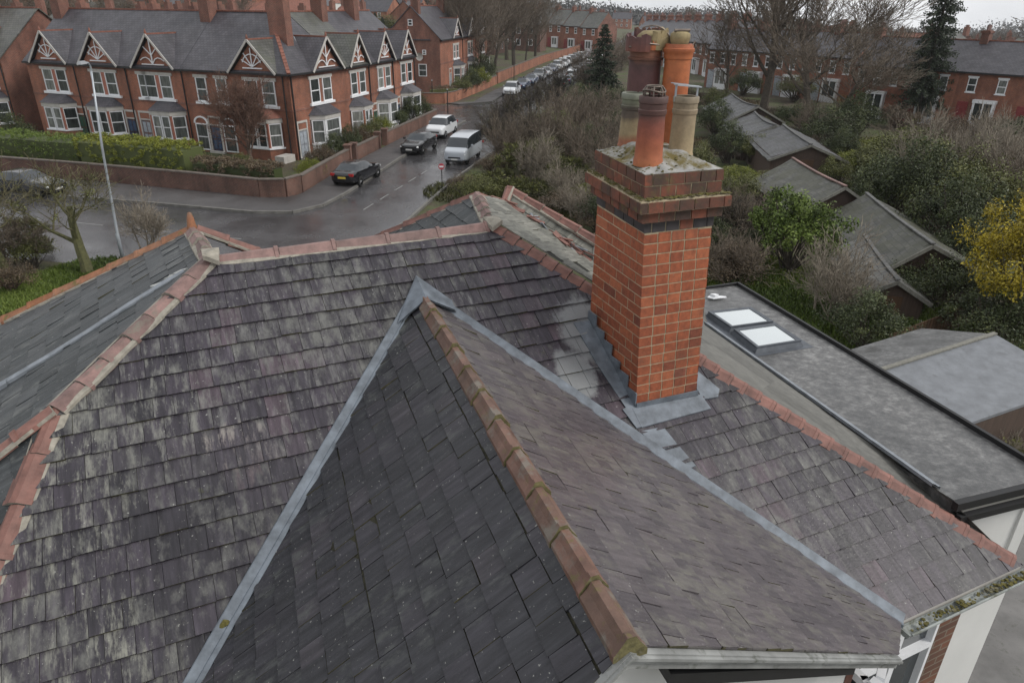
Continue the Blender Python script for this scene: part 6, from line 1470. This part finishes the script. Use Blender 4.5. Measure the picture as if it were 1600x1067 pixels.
for i, (px, py, h_, w_, kd, lb) in enumerate(((790,262,1.2,1.0,'twig_brown','brown bare stems among the spiky shrubs near the van'),(835,285,1.1,1.0,'twig_pale','pale bare stems in the middle of the scrub'),(862,252,1.4,1.1,'twig_brown','tall brown stems behind the spiky shrubs'),(905,268,1.2,1.0,'twig_brown','brown stems left of the chimney cap'),(830,240,1.3,1.1,'twig_dark','dark bare stems between olive bushes'),(885,315,.8,.9,'twig_pale','low pale stems near the wing roof'),(950,285,1.1,1.0,'twig_brown','brown stems hidden partly by the chimney corbels'),
 (1385,300,1.3,1.4,'bush_olive','olive bush growing through the dark green thicket'),(1440,320,1.6,1.4,'twig_pale','grey stems on top of the dark thicket'),(1500,365,1.4,1.4,'bush_olive','olive bush behind the yellow shrub'),(1530,310,1.6,1.5,'twig_pale','grey tangle before the right terrace'),(1330,270,.7,1.1,'bush_lime','light green bush in the open middle garden'),(1270,225,1.2,1.2,'twig_brown','brown stems beside the brown timber shed'),
 (1180,225,.9,.9,'bush_olive','ivy mound against the left side of the brown shed'),(1150,205,.9,.9,'bush_dark','ivy mound over the wall of the second collapsed shed'),(1190,315,.7,.8,'bush_olive','ivy mound at the left eave of the red ridged shed'),(1340,345,.75,.8,'bush_dark','ivy growing between the red ridged shed and the long shed'),(1300,300,.9,.8,'bush_olive','ivy by the right eave of the red ridged shed'),(1500,425,.9,.9,'bush_dark','ivy at the near end of the long mossy shed'),(1310,255,.9,1.0,'bush_dark','dark bush at the right corner of the brown shed'))):
    sh(kd, px, py, h_, w_, lb)
r3 = random.Random(77)
kinds_ = ('twig_brown','bush_olive','twig_pale','bush_brown','twig_dark','bush_dark'); nm_ = {'twig_brown':'brown bare stems','bush_olive':'olive bush','twig_pale':'pale bare stems','bush_brown':'brown leafy bush','twig_dark':'dark bare stems','bush_dark':'dark green bush'}
for k in range(34):
    y = r3.uniform(27, 84); x = r3.uniform(3.5, 9.5)+(y-27)*.13; kd = kinds_[k % 6]
    plant(kd, 'shrub', nm_[kd]+' in the scrub directly behind the chimney stack', 'shrub', xy=(x, y), ht=r3.uniform(.6,1.15), wd=r3.uniform(.8,1.2), group=nm_[kd]+' behind the chimney')
cover('grass', 'rough grass round the sides of the house', [(-16,20,4),(-13,14,4),(-18,24,3),(6,24,3),(9,28,3),(5,32,3),(12,22,3),(-9,22,3)], 26000, .18, G2, 107)
gs_ = 'bare scrub trees on the right of the far side road'
for k in range(15):
    p, d = along(fr_, 4+k*8.5); n_ = Vector((d.y, -d.x, 0)); p = p+n_*random.uniform(2.2,5.5)
    plant(('mid_bare','twig_dark','twig_brown')[k % 3], 'scrub_tree', 'bare scrub beside the far side road opposite the tall brick wall', 'tree', xy=(p.x, p.y), ht=(.55 if k % 3 == 0 else 1.4)*random.uniform(.8,1.15), wd=1.15, group=gs_)
# near left verge
LV_ = 'shrubs on the verge at the left'
for kd, px, py, h, w_, lb in (('twig_brown',18,425,.95,.95,'brown twiggy shrub at the left edge of the verge'),('bush_olive',55,420,.6,.6,'small olive bush left of the mossy tree'),('twig_pale',235,385,.8,.85,'pale twiggy shrub growing before the lamp post'),('bush_brown',20,455,.5,.7,'brown leafy clump on the verge'),('spiky',45,395,.9,.8,'tufted shrub with yellow green leaves on the verge')):
    plant(kd, 'shrub', lb, 'shrub', px=px, py=py, ht=h, wd=w_, group=LV_)
# hedges and garden bushes of the terraces
def hedge(label, pts, h_, th, mt, n, seed, group='hedges in the front gardens'):
    r2 = random.Random(seed); o = thing('hedge', label, 'hedge', (*pts[0], hz(*pts[0])), 0, group); cs = []; a0 = Vector((*pts[0],0)); core = MB()
    for a, c in zip(pts, pts[1:]):
        a, c = Vector((*a,0))-a0, Vector((*c,0))-a0; s = (c-a).cross(Vector((0,0,1))).normalized(); m_ = int((c-a).length*60)
        for i in range(m_):
            k = r2.random(); q = a.lerp(c, k); w_ = r2.uniform(-1,1); face_ = r2.random()
            if face_ < .5: p = q+s*w_*th/2+Vector((0,0,h_+.10*math.sin(k*23)+r2.uniform(-.08,.06)))
            else: p = q+s*(th/2 if w_ > 0 else -th/2)+Vector((0,0,r2.uniform(.1,h_)))
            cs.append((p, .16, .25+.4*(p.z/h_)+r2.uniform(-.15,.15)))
        s2 = s*(th/2-.22); core.hexa([a-s2, c-s2, c+s2, a+s2, a-s2+Vector((0,0,h_-.25)), c-s2+Vector((0,0,h_-.25)), c+s2+Vector((0,0,h_-.25)), a+s2+Vector((0,0,h_-.25))])
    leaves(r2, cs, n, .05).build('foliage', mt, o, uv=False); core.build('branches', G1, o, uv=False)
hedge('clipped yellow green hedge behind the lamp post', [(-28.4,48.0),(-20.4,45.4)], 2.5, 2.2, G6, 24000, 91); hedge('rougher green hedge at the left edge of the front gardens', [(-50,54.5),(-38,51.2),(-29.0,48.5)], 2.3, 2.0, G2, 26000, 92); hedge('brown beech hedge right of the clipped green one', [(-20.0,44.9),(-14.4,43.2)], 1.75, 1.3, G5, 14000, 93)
hedge('low dark hedge behind the orange corner wall', [(-10.0,88.5),(-7.0,90)], 1.6, 1.2, G5, 2500, 94)
for kd, x, y, h, w_, lb in (('bush_lime',-25.5,50.5,.9,1.4,'yellow green bush behind the clipped hedge'),('bush_dark',-37.5,54,1.1,1.1,'dark rounded bush in front of the left end house'),('bush_dark',-31,51.5,.7,1.0,'dark bush beside the clipped hedge'),('bush_olive',-18.3,47.8,.6,.6,'small shrub by the arched double doorway'),
  ('bush_lime',-13.6,47.4,.6,.7,'small lime bush at the corner of the side garden'),('bush_brown',-13.6,49.8,.8,.75,'rounded brown bush beside the corner house bay'),('bush_dark',-13.2,52.6,.75,.7,'clipped green bush beside the corner house bay'),('bush_dark',-12.7,55.4,.8,.7,'dark square bush by the second gateway'),('bush_brown',-12.6,58.2,.8,.7,'brown bush in the second side garden'),('bush_olive',-12.2,61.0,.85,.8,'olive bush behind the short garden wall'),('bush_lime',-11.6,63.8,.8,.75,'bright bush in the third side garden'),('bush_dark2',-10.9,67.2,.9,.8,'dark bush before the white bay'),('bush_dark',-10.0,70.6,1.0,.9,'big dark bush at the end of the side gardens'),('bush_dark',-9.4,73.4,.9,.8,'last dark bush before the side street'),
  ('bush_dark',-14.5,88.6,.7,1.0,'dark bush under the wide brick side wall'),('bush_olive',-6.6,92.5,1.0,1.0,'olive bush in the garden of the second block'),('bush_dark',-5.6,97.5,1.1,1.1,'dark bush in the garden of the second block'),('bush_lime',-4.9,103,1.2,1.2,'yellow green bush in the garden of the second block'),('bush_dark',-4.6,109,1.4,1.3,'dark bush at the end of the second block')):
    plant(kd, 'garden_bush', lb, 'bush', xy=(x, y), ht=h, wd=w_, group='bushes in the terrace gardens')
cover('grass', 'rough grass and weeds between the sheds and the scrub', spots([(1180,430),(1230,450),(1330,510),(1420,520),(1270,470),(1180,300),(1340,250),(1390,240),(1440,300),(1130,420),(1480,500)], 3.2), 26000, .20, G2, 101)
cover('grass', 'green grass on the verge beside the mossy tree', spots([(60,450),(20,460),(100,440),(140,425)], 1.9)+[(-20.5,26.2,2.2),(-18.8,25.6,2)], 16000, .17, G2, 102)
cover('undergrowth', 'low undergrowth and dead leaves under the roadside scrub', spots([(740,300),(790,310),(850,300),(900,310),(870,250),(920,240),(840,220),(900,190),(930,330),(950,300)], 3.2), 22000, .22, G4, 103, .6)
cover('grass', 'pale open grass in the middle gardens', spots([(1330,245),(1360,235),(1390,245),(1350,225),(1400,228),(1310,300),(1120,300),(1145,420)], 3.0), 16000, .2, G6, 108)
cover('undergrowth', 'brown undergrowth under the garden thickets', spots([(1150,230),(1200,240),(1330,230),(1380,250),(1450,240),(1500,330),(1400,360),(1560,300),(1500,250),(1570,240),(1130,160),(1200,180)], 4.5), 26000, .28, G5, 104, .6)
# sheds
M['shed_cap'] = plain('shed_cap', (.10,.10,.098), .8, .4, 4)
def shed(label, x, y0, y1, wd, ez, rz_, skew=0, roof='shed_roof', wall='wood', sag=.1, name='shed', fx=0):
    """long low shed: ridge along y, gable end towards the house, sagging slate or felt roof"""
    o = thing(name, label, 'shed', (x, y0, hz(x, y0)), skew, 'old sheds in the gardens'); ln = y1-y0; b = MB(); h_ = wd/2
    P = [(-h_,0),(h_,0),(h_,ln),(-h_,ln)]
    b.face([(-h_,0,0),(h_,0,0),(h_,0,ez),(fx,0,rz_),(-h_,0,ez)]); b.face([(h_,ln,0),(-h_,ln,0),(-h_,ln,ez),(fx,ln,rz_),(h_,ln,ez)]); b.face([(h_,0,0),(h_,ln,0),(h_,ln,ez),(h_,0,ez)]); b.face([(-h_,ln,0),(-h_,0,0),(-h_,0,ez),(-h_,ln,ez)])
    b.build('wall', M[wall], o)
    r = MB(); n = 10; ov = .25
    for s in (-1, 1):
        for i in range(n):
            for k in range(4):
                def pt(ii, kk):
                    y = -ov+(ln+2*ov)*ii/n; q = kk/4; x_ = fx+(s*(h_+ov)-fx)*q; z = rz_+(ez-.12-rz_)*q-sag*math.sin(math.pi*ii/n)*(1-.3*q)+.03*math.sin(ii*2.3+kk*1.7+s); return Vector((x_, y, z))
                q_ = [pt(i,k), pt(i+1,k), pt(i+1,k+1), pt(i,k+1)]; r.face(q_); r.face([v-Vector((0,0,.06)) for v in q_][::-1])
                if i == 0: r.face([q_[0], q_[3], q_[3]-Vector((0,0,.07)), q_[0]-Vector((0,0,.07))])
                if k == 3: r.face([q_[2], q_[3], q_[3]-Vector((0,0,.07)), q_[2]-Vector((0,0,.07))])
    ro = r.build('roof', M[roof], o)
    t = MB()
    for i in range(n):
        y = -ov+(ln+2*ov)*i/n; y2 = -ov+(ln+2*ov)*(i+1)/n; t.bar((fx,y,rz_-sag*math.sin(math.pi*i/n)+.05),(fx,y2,rz_-sag*math.sin(math.pi*(i+1)/n)+.05),.16,.06)
    t.build('ridge_cap', M['ridge_brown'] if 'red ridge' in label else M['shed_cap'], ro)
    t = MB(); t.box((-.45,-.04,.05),(.4,.02,min(1.8, ez))); t.build('door', M['fence'], o)
    t = MB(); 
    for s in (-1,1): t.bar((s*(h_+.2),-ov-.03,ez-.16),(fx,-ov-.03,rz_-.06),.05,.14)
    t.build('bargeboard', M['wood_grey'], o)
    return o
M['shed_mossy'] = roof_far('shed_mossy', (.06,.06,.052), (.115,.112,.10), (.05,.052,.022), .42)
M['shed_pale'] = roof_far('shed_pale', (.15,.145,.13), (.185,.18,.165), (.09,.09,.05), .6)
shed('farthest collapsing shed with sagging dark slates', 20.6, 62.5, 71, 4.6, 1.9, 3.1, -.02, sag=.22)
shed('collapsing shed with slipped slates, second from the far end', 19.6, 54.8, 61.5, 4.4, 1.7, 2.7, -.08, sag=.2)
shed('brown timber shed with pale felt roof and boarded gable', 19.0, 46.2, 54.0, 4.6, 1.9, 2.8, -.12, sag=.06, wall='wood')
shed('slate shed with a red ridge behind the bright green bush', 16.7, 35.6, 42.3, 4.2, 1.3, 2.6, .02, 'shed_mossy', sag=.08)
shed('long mossy shed behind the pale bare shrub', 16.9, 26.6, 34.4, 4.3, 1.2, 2.45, -.13, 'shed_mossy', sag=.06, fx=-.5)
shed('low pale slate lean-to in front of the long mossy shed', 14.4, 24.9, 30.2, 2.3, .9, 1.6, -.22, 'shed_pale', sag=.05)
# felt roofed shed at the right edge with fence
o = thing('garden_shed', 'grey felt roofed shed at the right edge below the yellow shrub', 'shed', (0,0,0)); b = MB()
ra, rb, rc, rd_ = at(1555,522,2.5), at(1378,578,2.2), at(1512,662,1.95), at(1690,600,2.2)
b.prism([ra, rb, rc, rd_], (0,0,-.08)); ro = b.build('roof', M['felt_blue'], o)
b = MB(); b.bar(ra+Vector((0,0,.03)), rb+Vector((0,0,.03)), .12, .05); b.build('roof_trim', M['wood_grey'], ro)
b = MB(); re_, rf_ = ra+(ra-rd_)*.0+Vector((-.9,1.9,-.7)), rb+Vector((-.9,1.9,-.7)); b.prism([ra, re_, rf_, rb], (0,0,-.06)); b.build('roof', M['felt'], o)
b = MB()
for p, q in ((rb, rc), (rc, rd_)):
    p, q = lerp(p, q, .03), lerp(p, q, .97); b.hexa([Vector((p.x,p.y,0)), Vector((q.x,q.y,0)), Vector((q.x,q.y+.08,0)), Vector((p.x,p.y+.08,0)), p-Vector((0,0,.1)), q-Vector((0,0,.1)), q+Vector((0,.08,-.1)), p+Vector((0,.08,-.1))])
b.build('wall', M['wood'], o)
f = thing('board_fence', 'brown close boarded fence below the grey felt shed', 'fence', (0,0,0)); b = MB(); p, q = at(1500,690,1.0), at(1680,640,1.0); p.z = q.z = 0
for k in range(24): a, c = lerp(p, q, k/24+.002), lerp(p, q, (k+1)/24-.002); b.bar(a+(c-a)*.5, a+(c-a)*.5+Vector((0,0,1.5)), (c-a).length, .025, (q-p).cross(Vector((0,0,1))))
b.build('boards', M['fence'], f); b = MB(); b.bar(p+Vector((0,.05,1.3)), q+Vector((0,.05,1.3)), .05, .08); b.build('rail', M['wood'], f)
plant('twig_pale','climber','yellow green climber over the board fence','climber', px=1560, py=740, ht=.5, wd=.5)
plant('bush_lime','shrub','small lime shrub against the board fence','shrub', px=1540, py=735, ht=.5, wd=.6)
f = thing('board_fence', 'low brown fence behind the dark bushes at right', 'fence', (0,0,0)); b = MB(); p, q = at(1380,560), at(1530,500)
for k in range(30): a, c = lerp(p, q, k/30+.002), lerp(p, q, (k+1)/30-.002); b.bar(a+(c-a)*.5, a+(c-a)*.5+Vector((0,0,.9)), (c-a).length, .025, (q-p).cross(Vector((0,0,1))))
b.build('boards', M['fence'], f)
# trees in the town and the woods on the skyline
gtn = 'scattered trees among the distant houses'; r2 = random.Random(203)
tl = 0
for k in range(150):
    y = 95+380*r2.random()**1.4; x = r2.uniform(-.72, .78)*y
    if (x > -25 and y < 130 and x < 12) or inroad(x, y) or (x > 10 and y < 118) : continue
    if 15 < x < 60 and y < 118: continue
    kd = r2.choice(('big_bare2','big_bare2','dome_bare','mid_bare','bush_dark','bush_olive','conifer2')); big = 2.6 if kd.startswith('bush') else 1
    px = 800+1100*x/(y*.9+4); h_ = big*r2.uniform(.55,.95)
    zone = 'left of the side road' if px < 760 else ('up the side road' if px < 1100 else 'on the right beyond the terraces')
    what = {'bush_dark':'dark evergreen tree','bush_olive':'olive green tree','conifer2':'dark conifer'}.get(kd, 'bare tree')
    plant(kd, 'distant_tree', 'distant '+what+' among the houses '+zone, 'tree', xy=(x, y), ht=h_, wd=h_*r2.uniform(.9,1.3), group=gtn+' '+zone); tl += 1
t = MB(); r2 = random.Random(300); top_ = []
for k in range(125):
    x = -760+k*12.5; y = 800+40*math.sin(x*.006); z = hz(x, y); top_.append((Vector((x, y-70, z-1)), Vector((x, y-10, z+5.5+1.6*math.sin(x*.021)+1.2*math.sin(x*.05+2)+r2.uniform(-.5,.5))), Vector((x, y+90, z-1))))
for a, c in zip(top_, top_[1:]): t.face([a[0], c[0], c[1], a[1]]); t.face([a[1], c[1], c[2], a[2]])
tag(t.build('hills', plain('hills', (.06,.062,.052), .95, .4, .05), None), kind='structure')
t = MB(); r2 = random.Random(301)
for k in range(6500):
    y = r2.choice((r2.uniform(640, 760), r2.uniform(760, 1000))); x = r2.uniform(-.8, .85)*y; z = hz(x, y); h_ = r2.uniform(7, 15)+5*math.sin(x*.012)+4*math.sin(x*.031+1)
    for q in range(9):
        hk = r2.random(); c = Vector((x+r2.gauss(0,5), y+r2.gauss(0,3), z+h_*(.05+.95*hk))); s = r2.uniform(.6,1.3)*(3.4-2.6*hk); a = rvec(r2)*s; b = a.cross(rvec(r2)).normalized()*s*.7; t.face([c-a, c-b, c+a, c+b], 0, r2.random()*.8)
tag(t.build('woodland', leaf_mat('leaf_far', [(0,(.055,.057,.055)),(.5,(.075,.074,.070)),(1,(.10,.095,.085))]), None, uv=False), 'dark wooded skyline along the horizon', kind='stuff')

# ------------------------------------------------------------------ the damp air
hm = bpy.data.materials.new('haze'); hm.use_nodes = True; t_ = hm.node_tree; t_.nodes.clear()
pv = t_.nodes.new('ShaderNodeVolumePrincipled'); pv.inputs['Color'].default_value = (.86,.88,.92,1); pv.inputs['Density'].default_value = .0002; pv.inputs['Anisotropy'].default_value = .2
ho = t_.nodes.new('ShaderNodeOutputMaterial'); t_.links.new(pv.outputs[0], ho.inputs['Volume'])
hb_ = MB(); hb_.box((-1100,-120,-24),(1100,1250,62)); h_ = hb_.build('haze', hm, None, uv=False); tag(h_, 'thin damp winter haze', kind='stuff')
